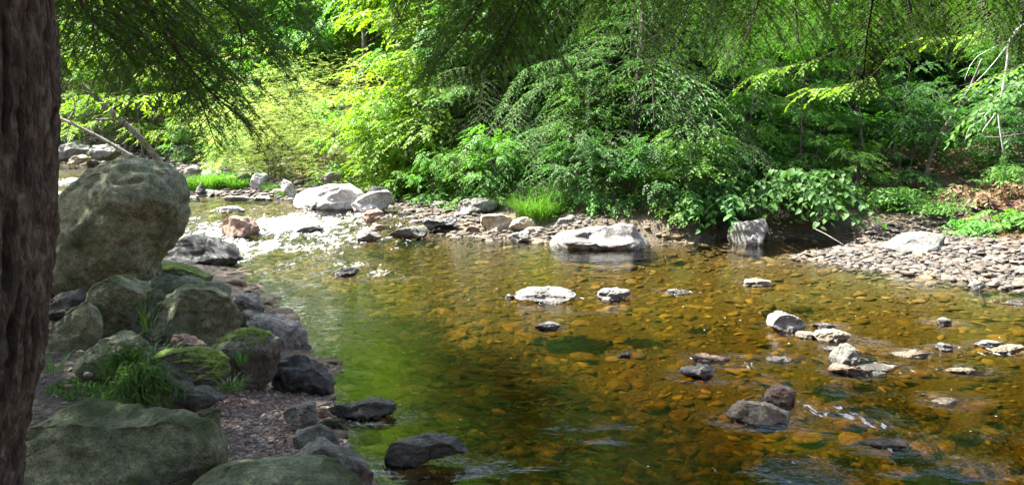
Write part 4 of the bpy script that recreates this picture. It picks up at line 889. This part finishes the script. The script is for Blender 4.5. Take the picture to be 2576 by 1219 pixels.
forest(16, (1300, 2900), (23, 36), HEM, (.7, 1.0), 'dark hemlock among the broadleaf trees on the right slope', 'hemlock_tree', 'hemlock', 'hemlocks on the right slope', ['hem'], 3)
forest(20, (250, 1000), (33, 48), TREE, (.9, 1.3), 'green tree in the wood closing the valley upstream', 'broadleaf_tree', 'tree', 'trees of the upstream wood', ['leafyel', 'leafyel', 'leaf'], 4)  # yellow leaves lighten this wood in place of missing sun
forest(26, (-500, 1100), (48, 66), TREE + TREE + HEM[:1], (1.1, 1.7), 'hazy green tree far up the valley', 'broadleaf_tree', 'tree', 'trees far up the valley', ['leafyel', 'leafpale', 'leaf'], 5)  # yellow and pale leaves put sun and haze into the colour
forest(18, (-500, 1100), (66, 88), TREE, (2.1, 2.9), 'tall tree on the farthest ridge upstream', 'broadleaf_tree', 'tree', 'trees on the farthest ridge', ['leaf'], 6)
forest(46, (1650, 2750), (17.2, 23), SHR[:1] + MID[:2], (.35, .6), 'small leafy sapling in the shaded undergrowth', 'leafy_sapling', 'sapling', 'saplings in the undergrowth', ['leaf', 'leafdk', 'leafdk'], 7)
forest(18, (1050, 1700), (18.6, 23), SHR[:1] + MID[:2], (.4, .7), 'small leafy sapling in the undergrowth below the hemlocks', 'leafy_sapling', 'sapling', 'saplings below the hemlocks', ['leafdk', 'leaf'], 8)
forest(22, (480, 960), (24.5, 33), SHR, (.8, 1.4), 'sunlit shrub in the thicket upstream', 'leafy_shrub', 'shrub', 'shrubs of the sunlit thicket', ['leafpale', 'leafpale', 'leaf'], 9)

# undergrowth carpet on the right slope
rg = np.random.default_rng(5); b = Buf()
x = rg.uniform(-9, 15, 9000); y = rg.uniform(15.2, 32, 9000); d = sdist(x, y); nn_ = vnoise(np.stack([x, y, 0 * x], -1) * .7, 8)
ok = (d > .9) & (x > leftx(y) + 2) & (nn_ + .25 > 0) & ~((x > 4.8) & (x < 9.6) & (y < 18.6) & (y > 16))
x, y = x[ok], y[ok]; P = np.stack([x, y, ground(x, y) + rg.uniform(.03, .4, len(x))], -1); a = rg.uniform(0, 6.28, len(x))
put_sprays(b, P, np.stack([np.cos(a), np.sin(a), rg.uniform(-.1, .5, len(x))], -1), rg.uniform(.2, .45, len(x)), .085, 8, rg=rg)
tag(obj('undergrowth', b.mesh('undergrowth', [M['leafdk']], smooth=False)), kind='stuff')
# leaf litter
b = Buf(); x = rg.uniform(3, 14, 9000); y = rg.uniform(12.5, 24, 9000); d = sdist(x, y); ok = (d > 1.9); x, y = x[ok], y[ok]
P = np.stack([x, y, ground(x, y) + .01], -1); a = rg.uniform(0, 6.28, len(x))
place(b, P, np.stack([np.cos(a), np.sin(a), rg.uniform(-.1, .4, len(x))], -1), UP + rg.normal(0, .4, (len(x), 3)), rg.uniform(.04, .1, len(x)))
tag(obj('leaf_litter', b.mesh('leaf_litter', [M['dry']], smooth=False)), kind='stuff')

# --- grasses
def grass_mesh(n, h, spread, wdt, seed, matn, lean=.5, k=6, heads=0):
    rg = np.random.default_rng(seed); b = Buf()
    for i in range(n):
        a = rg.uniform(0, 6.28); r = spread * math.sqrt(rg.uniform()) * .5; p = np.array([r * math.cos(a), r * math.sin(a), -.05])
        a2 = a + rg.normal(0, .7); l = h * rg.uniform(.5, 1.1); le = lean * rg.uniform(.4, 1.6); s = np.linspace(0, 1, k)
        C = p + np.stack([np.cos(a2) * le * l * s ** 2, np.sin(a2) * le * l * s ** 2, l * (s - .38 * le * s ** 3)], -1)
        w = wdt * np.array([.6, 1, .95, .75, .45, .05]) if k == 6 else wdt * (1 - s)
        X = np.array([-math.sin(a2), math.cos(a2), 0]); V = np.concatenate([C - X * w[:, None] / 2, C + X * w[:, None] / 2])
        F = np.array([(j, j + 1, k + j + 1, k + j) for j in range(k - 1)]); b.add(V, F, 0, rg.uniform(0, 1))
    return b.mesh('grass_tuft', [M[matn]], smooth=False)
for px, Y, n, h, sp, w, mt, lab, lean in [
    (530, 24.6, 1100, .62, 1.4, .02, 'grass', 'long bright green grass tuft at the water upstream, left one', .7),
    (575, 25.0, 800, .6, 1.1, .02, 'grass', 'bright green grass tuft right of the longer one upstream', .7),
    (608, 24.2, 500, .45, .7, .02, 'grass', 'small bright grass tuft next to the blue grey boulder', .6),
    (690, 23.4, 400, .36, .55, .012, 'grassdk', 'dark green grass tuft between boulders left of the narrow slab', .7),
    (715, 22.7, 250, .28, .4, .012, 'grassdk', 'small grass tuft at the foot of the narrow leaning slab', .7),
    (982, 20.3, 45, .5, .25, .022, 'grassdk', 'upright clump of broad grass blades at the slanting white boulder', .35),
    (1352, 17.1, 900, .75, .95, .012, 'grass', 'feathery green grass clump hanging over the tan boulder', .8),
    (1395, 17.5, 600, .8, .9, .012, 'grassdk', 'darker green grass clump right behind the feathery one', .7)]:
    x = px_at(px, Y); o = obj('grass_tuft', grass_mesh(n, h, sp, w, int(px), mt, lean), None, (x, Y, g1(x, Y))); tag(o, lab, 'grass')
# near grasses on the left bank
for px, py, Yd, n, h, sp, w, lean, lab in [
    (300, 935, 5.3, 45, .22, .26, .010, .8, 'small grass tuft behind the nearest broad bladed one'),
    (385, 900, 5.75, 110, .20, .40, .007, .8, 'fine grass growing behind the bright moss covered slab'),
    (372, 820, 6.1, 14, .45, .12, .006, .5, 'few tall seeding grass stems in front of the round lumpy boulder'),
    (605, 900, 5.75, 26, .15, .10, .010, .5, 'little leafy sprig growing on the flat faced boulder'),
    (585, 965, 5.35, 60, .14, .16, .008, .9, 'small grass at the corner of the gravel beach'),
    (140, 920, 5.2, 18, .2, .12, .008, .8, 'sparse grass sprig beside the tree trunk')]:
    p = at(px, py, Yd); o = obj('grass_tuft', grass_mesh(n, h, sp, w, int(px), 'grassdk', lean), None, (p[0], Yd, p[2])); tag(o, lab, 'grass')
# moss carpet by the trunk
b = Buf(); x = rg.uniform(-3.6, -1.9, 14000); y = rg.uniform(3.4, 6.2, 14000); q = vnoise(np.stack([x, y, 0 * x], -1) * 2.2, 5); ok = (q > .18) & (sdist(x, y) > .9)
x, y = x[ok], y[ok]; P = np.stack([x, y, ground(x, y)], -1)
place(b, P, rg.normal(0, .5, (len(x), 3)) + UP, rg.normal(0, 1, (len(x), 3)), rg.uniform(.015, .04, len(x)), wid=.8)
tag(obj('moss', b.mesh('moss', [M['grassdk']], smooth=False)), kind='stuff')

# --- heart leaved bush over the water, herb patches, dry ferns
def mound(name, label, cat, pxs, Y, nshoot, h, spread, lsize, matn, seed, tpl=HEART, F=HEARTF, arch=.8, z=None, n=12, fwd=-.5, ex=1.0, wid=1):
    rg = np.random.default_rng(seed); x0 = px_at(pxs, Y); zz = g1(x0, Y) if z is None else z
    t = thing(name, label, cat, (x0, Y, zz)); sb = Buf(); lb = Buf()
    for i in range(nshoot):
        a = rg.uniform(0, 6.28); dv = np.array([math.cos(a) * ex, math.sin(a) + fwd, 0]); l = spread * rg.uniform(.3, 1.1); hh = h * rg.uniform(.5, 1.1)
        b0 = np.array([rg.normal(0, .25) * spread * ex, rg.normal(0, .15) * spread, -.05])
        Q = spline([b0, b0 + dv * l * .35 + UP * hh, b0 + dv * l + UP * hh * (1 - arch * rg.uniform(.3, 1.3))], 10)
        tube(sb, Q, .006, .002, 4)
        k = np.linspace(2, 9, n); i0 = np.minimum(k.astype(int), 8); P = Q[i0] * (1 - k + i0)[:, None] + Q[i0 + 1] * (k - i0)[:, None]
        T = nrm(Q[i0 + 1] - Q[i0]); X = nrm(np.cross(T, UP)); sd_ = np.where(np.arange(n) % 2, 1, -1)[:, None]
        D = T * .5 + X * sd_ - UP * rg.uniform(.2, .9, (n, 1)); place(lb, P + X * sd_ * .02, D, UP + T * .2 + rg.normal(0, .3, (n, 3)), lsize * rg.uniform(.6, 1.15, n), tpl, F, wid, 0)
    obj('stems', sb.mesh('stems', [M['grassdk']]), t); obj('leaves', lb.mesh('leaves', [M[matn]], smooth=False), t); return t
mound('knotweed_bush', 'heart leaved bush hanging over the water right of the pale square boulder', 'bush', 2015, 15.9, 110, .95, 1.0, .14, 'leafbig', 1, z=.45, n=15, ex=1.25)
mound('knotweed_bush', 'smaller heart leaved bush joined to the left above the dark undercut', 'bush', 1760, 16.1, 50, .7, .8, .14, 'leafbig', 2, z=.35)
mound('herb_patch', 'yellow green herb mound between the heart leaved bush and the gravel bar', 'plant', 2235, 16.0, 60, .5, .75, .11, 'leaf', 3, LEAF, LEAFF, .5)
mound('herb_patch', 'low herbs above the broad low grey boulder', 'plant', 2330, 15.3, 45, .28, .6, .08, 'leaf', 4, LEAF, LEAFF, .5)
mound('herb_patch', 'bright green herbs at the upper edge of the gravel bar near the picture edge', 'plant', 2450, 14.3, 60, .32, .7, .09, 'grass', 5, LEAF, LEAFF, .5)
mound('herb_patch', 'green leaves overhanging the gravel at the right picture edge', 'plant', 2560, 13.6, 60, .34, .7, .10, 'leaf', 6, HEART, HEARTF, .5)
mound('herb_patch', 'tall herbs below the hanging vine at the right', 'plant', 2510, 16.2, 45, .5, .7, .10, 'leaf', 7, LEAF, LEAFF, .4)
for i, (px, Y, lab) in enumerate([(2470, 15.2, 'withered brown fern left of the largest dry one'), (2520, 15.4, 'largest withered brown fern above the gravel bar'), (2570, 14.6, 'withered brown fern at the right picture edge'), (2400, 16.0, 'withered brown fern at the edge of the bare slope'), (2450, 14.6, 'small withered fern low among the bright herbs')]):
    mound('dry_fern', lab, 'fern', px, Y, 12, .38, .4, .14, 'deadfern', 20 + i, LEAF, LEAFF, .9, n=9)
for i, (px, Y, lab) in enumerate([(1480, 16.6, 'small fern with spread fronds left of the brownish boulder'), (1405, 18.2, 'light green fern frond above the grass clump'), (2080, 16.9, 'fern above the heart leaved bush')]):
    mound('green_fern', lab, 'fern', px, Y, 16, .45, .5, .07, 'grass', 40 + i, LEAF, LEAFF, .9, n=20)

# --- saplings and bare twigs at the right
def stem_thing(name, label, cat, pts, r0, r1, matn, twigs=(), leaves=None, k=7):
    pts = np.array(pts); b = Buf(); tube(b, spline(pts, 24), r0, r1, k, wob=.05)
    for tw in twigs: tube(b, spline(np.array(tw), 12), r1 * 1.0, r1 * .3, 5, wob=.05)
    base = pts[0]; t = thing(name, label, cat, base); obj('trunk', b.mesh('trunk', [M[matn]], base), t)
    if leaves is not None: obj('leaves', leaves.mesh('leaves', [leaves.m], base, False), t)
    return t
def A(*a): return at(*a)
def gz(px, Y, dz=-.1): x = px_at(px, Y); return np.array([x, Y, g1(x, Y) + dz])
stem_thing('leaning_sapling', 'pale leaning sapling trunk rising from the bare brown slope', 'sapling', [gz(2318, 17.6, -.2), A(2335, 415, 17.4), A(2365, 340, 17.2), A(2410, 270, 17), A(2440, 220, 16.6), A(2470, 150, 16.2)], .05, .02, 'greybark',
           [[A(2408, 272, 17), A(2385, 240, 16.9), A(2405, 215, 16.8)], [A(2398, 285, 17), A(2440, 250, 16.8), A(2500, 190, 16.7)], [A(2360, 345, 17.2), A(2350, 325, 17.1)]])
stem_thing('thin_sapling', 'thin greenish upright sapling right of the heart leaved bush', 'sapling', [gz(2192, 18.2), A(2180, 400, 18.2), A(2165, 320, 18.2), A(2160, 220, 18.2), A(2150, 80, 18.2)], .035, .012, 'greybark')
stem_thing('thin_sapling', 'thin curved sapling crossing behind the upright greenish one', 'sapling', [gz(2175, 18.6), A(2172, 380, 18.6), A(2150, 290, 18.7), A(2100, 235, 18.8), A(2040, 210, 19)], .03, .01, 'greybark')
stem_thing('thin_sapling', 'dim thin trunk between the upright and the leaning saplings', 'sapling', [gz(2310, 20.5), A(2290, 320, 20.5), A(2265, 200, 20.5), A(2260, 50, 20.5)], .045, .02, 'greybark')
stem_thing('dark_trunk', 'dark old trunk stump in shade behind the small maple', 'trunk', [gz(2075, 19), A(2068, 370, 19), A(2060, 320, 19.2)], .17, .14, 'bark')
stem_thing('forest_trunk', 'straight dark trunk inside the big grey green hemlock thicket', 'trunk', [gz(1640, 22), A(1640, 200, 22), A(1635, 0, 22), A(1632, -200, 22)], .14, .1, 'bark')
# bare white twigs of a dead limb reaching in from the right edge
w = lambda px, py, Y=11.0: A(px, py, Y)
stem_thing('dead_branch', 'bare white dead branch with crooked twigs reaching in at the right edge', 'branch', [w(2900, 40, 11.5), w(2700, 20), w(2600, 45), w(2545, 95), w(2535, 150), w(2520, 240), w(2512, 280), w(2516, 330), w(2526, 395)], .03, .006, 'palebark',
           [[w(2545, 100), w(2500, 120), w(2450, 150), w(2425, 210), w(2440, 225), w(2460, 232)], [w(2545, 100), w(2490, 170), w(2440, 220), w(2415, 235)], [w(2520, 240), w(2470, 300), w(2440, 320), w(2425, 360)],
            [w(2505, 285), w(2470, 335), w(2500, 345), w(2576, 335)], [w(2516, 330), w(2545, 360)], [w(2540, 130), w(2576, 80), w(2620, 60)]])
# leafy branches at the right: a beech limb with sunlit leaves
def leafy_branch(name, label, axis, laterals, lsize, matn, seed, n=13, sl=.5, r=.012):
    rg = np.random.default_rng(seed); base = np.array(axis[0]); t = thing(name, label, 'branch', base); wb = Buf(); lb = Buf()
    Q = spline(np.array(axis), 20); tube(wb, Q, r, r * .3, 6, cap=False); O = []; D = []; Ls = []
    for i in range(laterals):
        u = .3 + .7 * (i + .5) / laterals; k = u * 19; a = min(int(k), 18); p = Q[a] * (1 - k + a) + Q[a + 1] * (k - a); T = nrm(Q[a + 1] - Q[a]); X = nrm(np.cross(T, UP)); s = 1 if i % 2 else -1
        O.append(p); D.append(T * .8 + X * s * rg.uniform(.5, 1) + UP * rg.uniform(-.5, .1)); Ls.append(sl * rg.uniform(.7, 1.2))
        tube(wb, [p, p + nrm(D[-1]) * Ls[-1] * .95], r * .3, r * .12, 4, cap=False)
    O.append(Q[-1]); D.append(Q[-1] - Q[-2]); Ls.append(sl)
    put_sprays(lb, np.array(O), np.array(D), np.array(Ls), lsize, n, rg=rg, wid=.95, droop=.3)
    obj('branch_wood', wb.mesh('branch_wood', [M['twigs']], base), t); obj('leaves', lb.mesh('leaves', [M[matn]], base, False), t)
leafy_branch('beech_branch', 'leafy branch with pale sunlit leaves hanging at the right picture edge', [A(2950, 60, 9), A(2700, 130, 9.4), A(2560, 200, 9.6), A(2440, 290, 9.7)], 16, .105, 'leafbig', 1, 9, .42)
leafy_branch('beech_branch', 'second leafy layer just above the pale leaves at the right edge', [A(2950, 0, 9.5), A(2720, 80, 9.8), A(2600, 150, 10), A(2480, 200, 10)], 14, .10, 'leaf', 2, 9, .4)
leafy_branch('beech_branch', 'small spray of glowing yellow green leaves high at the right', [A(2560, 20, 10.5), A(2490, 60, 10.5), A(2430, 85, 10.5), A(2330, 95, 10.5)], 9, .10, 'leafyel', 3, 9, .3)
leafy_branch('beech_branch', 'glowing leaf tier above the heart leaved bush', [A(2230, 150, 16.3), A(2190, 190, 16), A(2130, 215, 15.8), A(2040, 222, 15.6)], 16, .13, 'leafyel', 4, 11, .5)
leafy_branch('beech_branch', 'glowing leaf tier left of the hanging dark branch', [A(2120, 120, 16.8), A(2050, 150, 16.6), A(1960, 170, 16.4), A(1900, 190, 16.3)], 14, .13, 'leafyel', 5, 11, .5)
leafy_branch('maple_branch', 'small glowing yellow leaf tier against the hemlocks upstream', [A(540, 190, 17), A(480, 225, 17), A(400, 235, 17), A(315, 240, 17)], 14, .13, 'leafyel', 6, 11, .55)
leafy_branch('leafy_vine', 'thin vine with round leaves hanging straight down at the right', [A(2560, 330, 13), A(2535, 350, 13), A(2525, 400, 13), A(2522, 440, 13)], 9, .10, 'leafbig', 7, 4, .16, .006)

# --- fallen and leaning trunks
def log(name, label, pts, r0, r1, matn, twigs=()):
    P = spline(np.array(pts), 40); b = Buf(); tube(b, P, r0, r1, 12, wob=.03)
    for a in twigs: tube(b, spline(np.array(a), 10), r1 * .45, r1 * .12, 5)
    base = P[-1]; t = thing(name, label, 'fallen tree', base); obj('trunk', b.mesh('trunk', [M[matn]], base), t); return t
log('fallen_tree', 'thicker bare grey trunk leaning steeply beside the huge boulder', [A(205, 212, 22), A(280, 280, 22.3), A(350, 345, 22.6), A(402, 408, 23), A(420, 430, 23)], .065, .10, 'greybark', [[A(212, 218, 22), A(235, 235, 22), A(195, 225, 21.6)], [A(290, 300, 22.2), A(240, 300, 22)]])
log('fallen_tree', 'thinner bare grey trunk leaning at a low angle behind the huge boulder', [A(60, 270, 22), A(150, 298, 22), A(240, 340, 22), A(330, 392, 22), A(350, 405, 22)], .035, .065, 'greybark', [[A(175, 300, 22), A(188, 270, 22), A(180, 235, 22)], [A(180, 305, 22), A(165, 350, 22)]])
# driftwood stick on the bar
zb_ = lambda px, py, h: (lambda p: np.array([p[0], p[1], g1(p[0], p[1]) + h]))(onz(px, py, .16))
b = Buf(); P = spline([zb_(2398, 662, .10), zb_(2425, 676, .09), zb_(2455, 690, .07), zb_(2480, 708, .03)], 16); tube(b, P, .022, .035, 8, wob=.08)
tag(obj('driftwood_stick', b.mesh('driftwood_stick', [M['twigs']], P[0]), None, P[0]), 'dark bent driftwood stick lying on the gravel bar', 'stick')
b = Buf(); P = spline([at(2050, 575, 14.6), at(2080, 590, 14.2), at(2125, 617, 13.9)], 10); tube(b, P, .008, .008, 5)
tag(obj('bare_twig', b.mesh('bare_twig', [M['greybark']], P[0]), None, P[0]), 'thin bare twig slanting from the undercut bank to the gravel', 'twig')
b = Buf(); P = np.array([[px_at(832, 22), 22, g1(px_at(832, 22), 22)], at(838, 420, 22), at(842, 300, 22)]); tube(b, spline(P, 10), .012, .005, 5)
tag(obj('bare_sapling', b.mesh('bare_sapling', [M['twigs']], P[0]), None, P[0]), 'thin dark bare stem standing behind the largest white boulder', 'stem')
# mossy fallen log in the wood
b = Buf(); P = spline([gz(2215, 20, .25), gz(2300, 20.4, .3), gz(2420, 20.6, .25)], 12); tube(b, P, .16, .12, 9, wob=.05)
tag(obj('fallen_log', b.mesh('fallen_log', [M['bark']], P[0]), None, P[0]), 'dark rotting log lying on the slope behind the leaning sapling', 'log')

# ------------------------------------------------------------------ the near hemlock: trunk with furrowed bark
def near_trunk():
    nth, nz = 460, 1000; zs = np.concatenate([np.linspace(.2, 4.4, 860), np.linspace(4.43, 15, 140)])
    cx = np.interp(zs, [.2, .8, 1.2, 1.5, 1.9, 2.3, 4, 15], [-1.99, -1.94, -1.88, -1.78, -1.71, -1.665, -1.58, -1.25]); cy_ = np.full(len(zs), 2.25)
    r = np.interp(zs, [.2, .5, .9, 2, 4, 15], [.42, .345, .315, .31, .30, .05]); th = np.linspace(0, 2 * np.pi, nth, endpoint=False)
    TH, ZZ = np.meshgrid(th, zs); RR = np.repeat(r[:, None], nth, 1)
    q = np.stack([np.cos(TH) * 3.2, np.sin(TH) * 3.2, ZZ * .9], -1); wv = np.stack([vnoise(q * 1.5, 1), vnoise(q * 1.5, 2), 0 * TH], -1) * .25
    f = fbm(np.stack([np.cos(TH) * 17, np.sin(TH) * 17, ZZ * 3.2], -1) + wv * 2, 3, 3, ridged=True)
    pl = fbm(np.stack([np.cos(TH) * 15, np.sin(TH) * 15, ZZ * 14], -1), 8, 4)
    disp = .026 * (ss(-.25, .45, f) - .6) + .020 * pl; RR = RR + .03 * vnoise(q * .6, 6)
    RR = RR + disp
    V = np.stack([cx[:, None] + RR * np.cos(TH), cy_[:, None] + RR * np.sin(TH), ZZ], -1).reshape(-1, 3)
    i = np.arange(len(zs) - 1)[:, None] * nth; j = np.arange(nth)[None]; F = np.stack([i + j, i + (j + 1) % nth, i + nth + (j + 1) % nth, i + nth + j], -1).reshape(-1, 4)
    b = Buf(); b.add(V, F, 0, np.clip(.5 + disp * 20, 0, 1).ravel())
    return b
T0 = np.array([-1.65, 2.25, .5])
ht = thing('hemlock_tree', 'near hemlock with thick dark furrowed trunk along the left picture edge', 'hemlock', T0)
obj('trunk', near_trunk().mesh('trunk', [M['bark']], T0), ht)
def branch_part(parent, base, pts, L, seed, matn='hemnear', droop=.45, inward=.2, r=.014, n=34, hang=1.0, fine=True):
    rg = np.random.default_rng(seed); Q = spline(np.array(pts), n); b = Buf(); wb_ = Buf(); hem_branch(b, Q, L, rg, droop, fine, r, inward, hang, wbuf=wb_)
    br = obj('branch', wb_.mesh('branch', [M['twigs']], base, False), parent)
    obj('needles', b.mesh('needles', [M[matn]], base, False), br)
# visible boughs of the near hemlock (each starts on the trunk)
tr_ = lambda z: np.array([-1.6, 2.25, z])
for i, (z0, pts, L, inw) in enumerate([
    (4.3, [A(250, -260, 3.6), A(400, 60, 4.3), A(520, 220, 4.8), A(610, 300, 5.1)], .75, .22),
    (4.6, [A(350, -330, 3.8), A(480, -60, 4.6), A(600, 60, 5.3), A(600, 200, 5.7)], .7, .25),
    (3.9, [A(190, -200, 3.2), A(260, 0, 3.8), A(360, 110, 4.3), A(430, 190, 4.7)], .6, .2),
    (5.0, [A(420, -400, 4.2), A(600, -140, 5.2), A(720, 10, 6.0), A(815, 120, 6.6)], .6, .3),
    (3.7, [A(170, -120, 3.1), A(210, 20, 3.6), A(280, 90, 4.0), A(330, 150, 4.3)], .5, .2),
    (4.8, [A(300, -300, 4.0), A(420, 60, 5.0), A(500, 240, 5.6), A(545, 370, 5.9)], .6, .35),
    (5.6, [A(500, -500, 4.4), A(700, -260, 5.6), A(880, -120, 6.6), A(1010, 60, 7.3)], .6, .3),
    (5.2, [A(300, -420, 4.6), A(380, -120, 6), A(430, 0, 7), A(500, 90, 7.8)], .8, .3),
    (4.4, [A(220, -220, 3.8), A(310, 20, 4.6), A(400, 150, 5.2), A(470, 300, 5.6)], .7, .25),
    (4.1, [A(230, -200, 3.5), A(330, -10, 4.2), A(450, 100, 4.8), A(570, 180, 5.2)], .65, .25),
    (4.9, [A(380, -330, 4.1), A(520, -60, 5.1), A(640, 70, 5.9), A(700, 150, 6.3)], .7, .3),
    (4.5, [A(200, -260, 4.4), A(230, 20, 5.4), A(240, 120, 6), A(270, 200, 6.4)], .6, .3)]):
    branch_part(ht, T0, [tr_(z0)] + pts, L * 1.1, 300 + i, inward=inw, droop=.8)
# rest of its crown, above the picture
rg = np.random.default_rng(9); b = Buf()
for j in range(70):
    z = 5.0 + 9.5 * (j / 70); az = j * 2.4; l = 4.2 * (1.02 - (z - 4) / 11.5) ** .7 + .4; p = np.array([-1.6 + (z - 4) * .027, 2.25, z]); d0 = np.array([math.cos(az), math.sin(az), 0])
    Q = spline([p, p + d0 * l * .4 + UP * .1 * l, p + d0 * l * .75, p + d0 * l - UP * .2 * l], 12); hem_branch(b, Q, min(1.2, l * .4), rg, .4, False, .02, .15, cw=.5)
obj('crown', b.mesh('crown', [M['hem'], M['twigs']], T0, False), ht)
# a second hemlock stands behind the photographer to the right: its boughs hang into the top of the picture
def offstage(label, x, y, H, spread, boughs, seed, nb=95, z0=6.0, ncr=.02):
    base = np.array([x, y, g1(x, y)]); t = thing('hemlock_tree', label, 'hemlock', base); b = Buf()
    tube(b, spline([base - UP * .3, base + UP * H * .5, base + UP * H], 16), H * .017, .03, 10); obj('trunk', b.mesh('trunk', [M['bark']], base), t)
    for i, (zz, pts, L, inw) in enumerate(boughs): branch_part(t, base, [np.array([x, y, zz])] + pts, L, seed * 50 + i, inward=inw, droop=.8)
    rg = np.random.default_rng(seed); b = Buf()
    for j in range(nb):
        u = j / nb; z = z0 + (H - z0) * u; az = j * 2.4; l = spread * (1.02 - u) ** .7 + .4; p = np.array([x, y, z]); d0 = np.array([math.cos(az), math.sin(az), 0])
        Q = spline([p, p + d0 * l * .4 + UP * .1 * l, p + d0 * l * .75, p + d0 * l - UP * .15 * l], 12); hem_branch(b, Q, min(1.3, l * .42), rg, .4, False, .02, .1, cw=.5)
    obj('crown', b.mesh('crown', [M['hem'], M['twigs']], base, False), t)
offstage('hemlock standing out of view whose boughs hang over the centre and right of the picture', 3.2, -1.2, 17, 4.6, [
    (5.6, [A(1500, -700, 2.8), A(1300, -180, 4.6), A(1180, 60, 5.6), A(1060, 200, 6.1)], .65, .35),
    (5.2, [A(1550, -700, 3.0), A(1380, -150, 4.8), A(1290, 60, 5.6), A(1240, 165, 5.9)], .7, .35),
    (5.4, [A(1600, -600, 3.2), A(1350, -200, 5.0), A(1330, 20, 5.8), A(1440, 190, 6.3)], .6, .4),
    (5.8, [A(1450, -700, 3.0), A(1200, -250, 5.2), A(1060, -80, 6.4), A(1005, 60, 6.9)], .55, .4),
    (5.5, [A(1800, -600, 3.4), A(1760, -100, 5.4), A(1720, 40, 6.4), A(1640, 170, 7)], .7, .35),
    (5.5, [A(1900, -600, 3.4), A(1920, -80, 5.6), A(1890, 60, 6.4), A(1850, 150, 6.9)], .8, .35),
    (5.7, [A(2000, -600, 3.4), A(1990, -150, 5.4), A(2000, 0, 6.2), A(2010, 110, 6.8)], .8, .35),
    (5.4, [A(2150, -600, 3.2), A(2200, -80, 5.0), A(2180, 100, 5.6), A(2170, 225, 5.8)], .45, .45),
    (5.6, [A(2250, -600, 3.3), A(2280, -120, 5.2), A(2290, 20, 6), A(2330, 110, 6.5)], .7, .4),
    (5.6, [A(2400, -600, 3.3), A(2450, -120, 5.2), A(2480, 10, 6), A(2520, 110, 6.5)], .7, .4),
    (5.9, [A(2600, -600, 3.3), A(2620, -160, 5), A(2580, 0, 5.8), A(2560, 150, 6.2)], .6, .4),
    (6.0, [A(1700, -700, 3.4), A(1600, -200, 5.6), A(1540, -40, 6.8), A(1480, 70, 7.6)], .7, .4),
    (6.0, [A(2100, -700, 3.4), A(2100, -200, 6), A(2090, -20, 7.4), A(2080, 90, 8.2)], .9, .4)], 61)
offstage('hemlock on the left bank out of view that shades the boulders', -6.4, 6.4, 17, 5.2, [], 62, z0=5.2, nb=150)
offstage('unseen hemlock behind the photographer, crown lowered to shade the near bank', -3.0, -5.4, 16, 4.2, [], 63, z0=3.0)  # unseen tree, its low crown shaped to block front sky
offstage('unseen hemlock added behind the photographer to block the sky, closest to the water', 1.0, -6.4, 15, 4.4, [], 66, z0=2.8)  # added unseen tree, keeps front sky off the foreground
offstage('unseen hemlock added farther along the left bank to shade the pool', -9.5, 11.0, 15, 4.0, [], 64, z0=4.0)  # added unseen tree, casts shade on pool and left bank
offstage('unseen hemlock added on the left bank close behind the near trunk for shade', -5.2, 1.2, 15, 4.2, [], 65, z0=4.5)  # added unseen tree, takes sun off the near boulders and beach
for px, Y, zz, n_, h_, sp_, lab in [(330, 4.75, at(330, 1000, 4.75)[2], 60, .26, .24, 'broad bladed arching grass in front of the bright moss covered slab'), (300, 5.3, at(300, 925, 5.3)[2], 25, .2, .2, 'smaller arching grass behind the broad bladed clump')]:
    mound('leafy_grass', lab, 'grass', px, Y, n_, h_, sp_, .085, 'grassdk', int(px), LEAF, LEAFF, .6, z=zz, n=8, fwd=0, wid=.32)
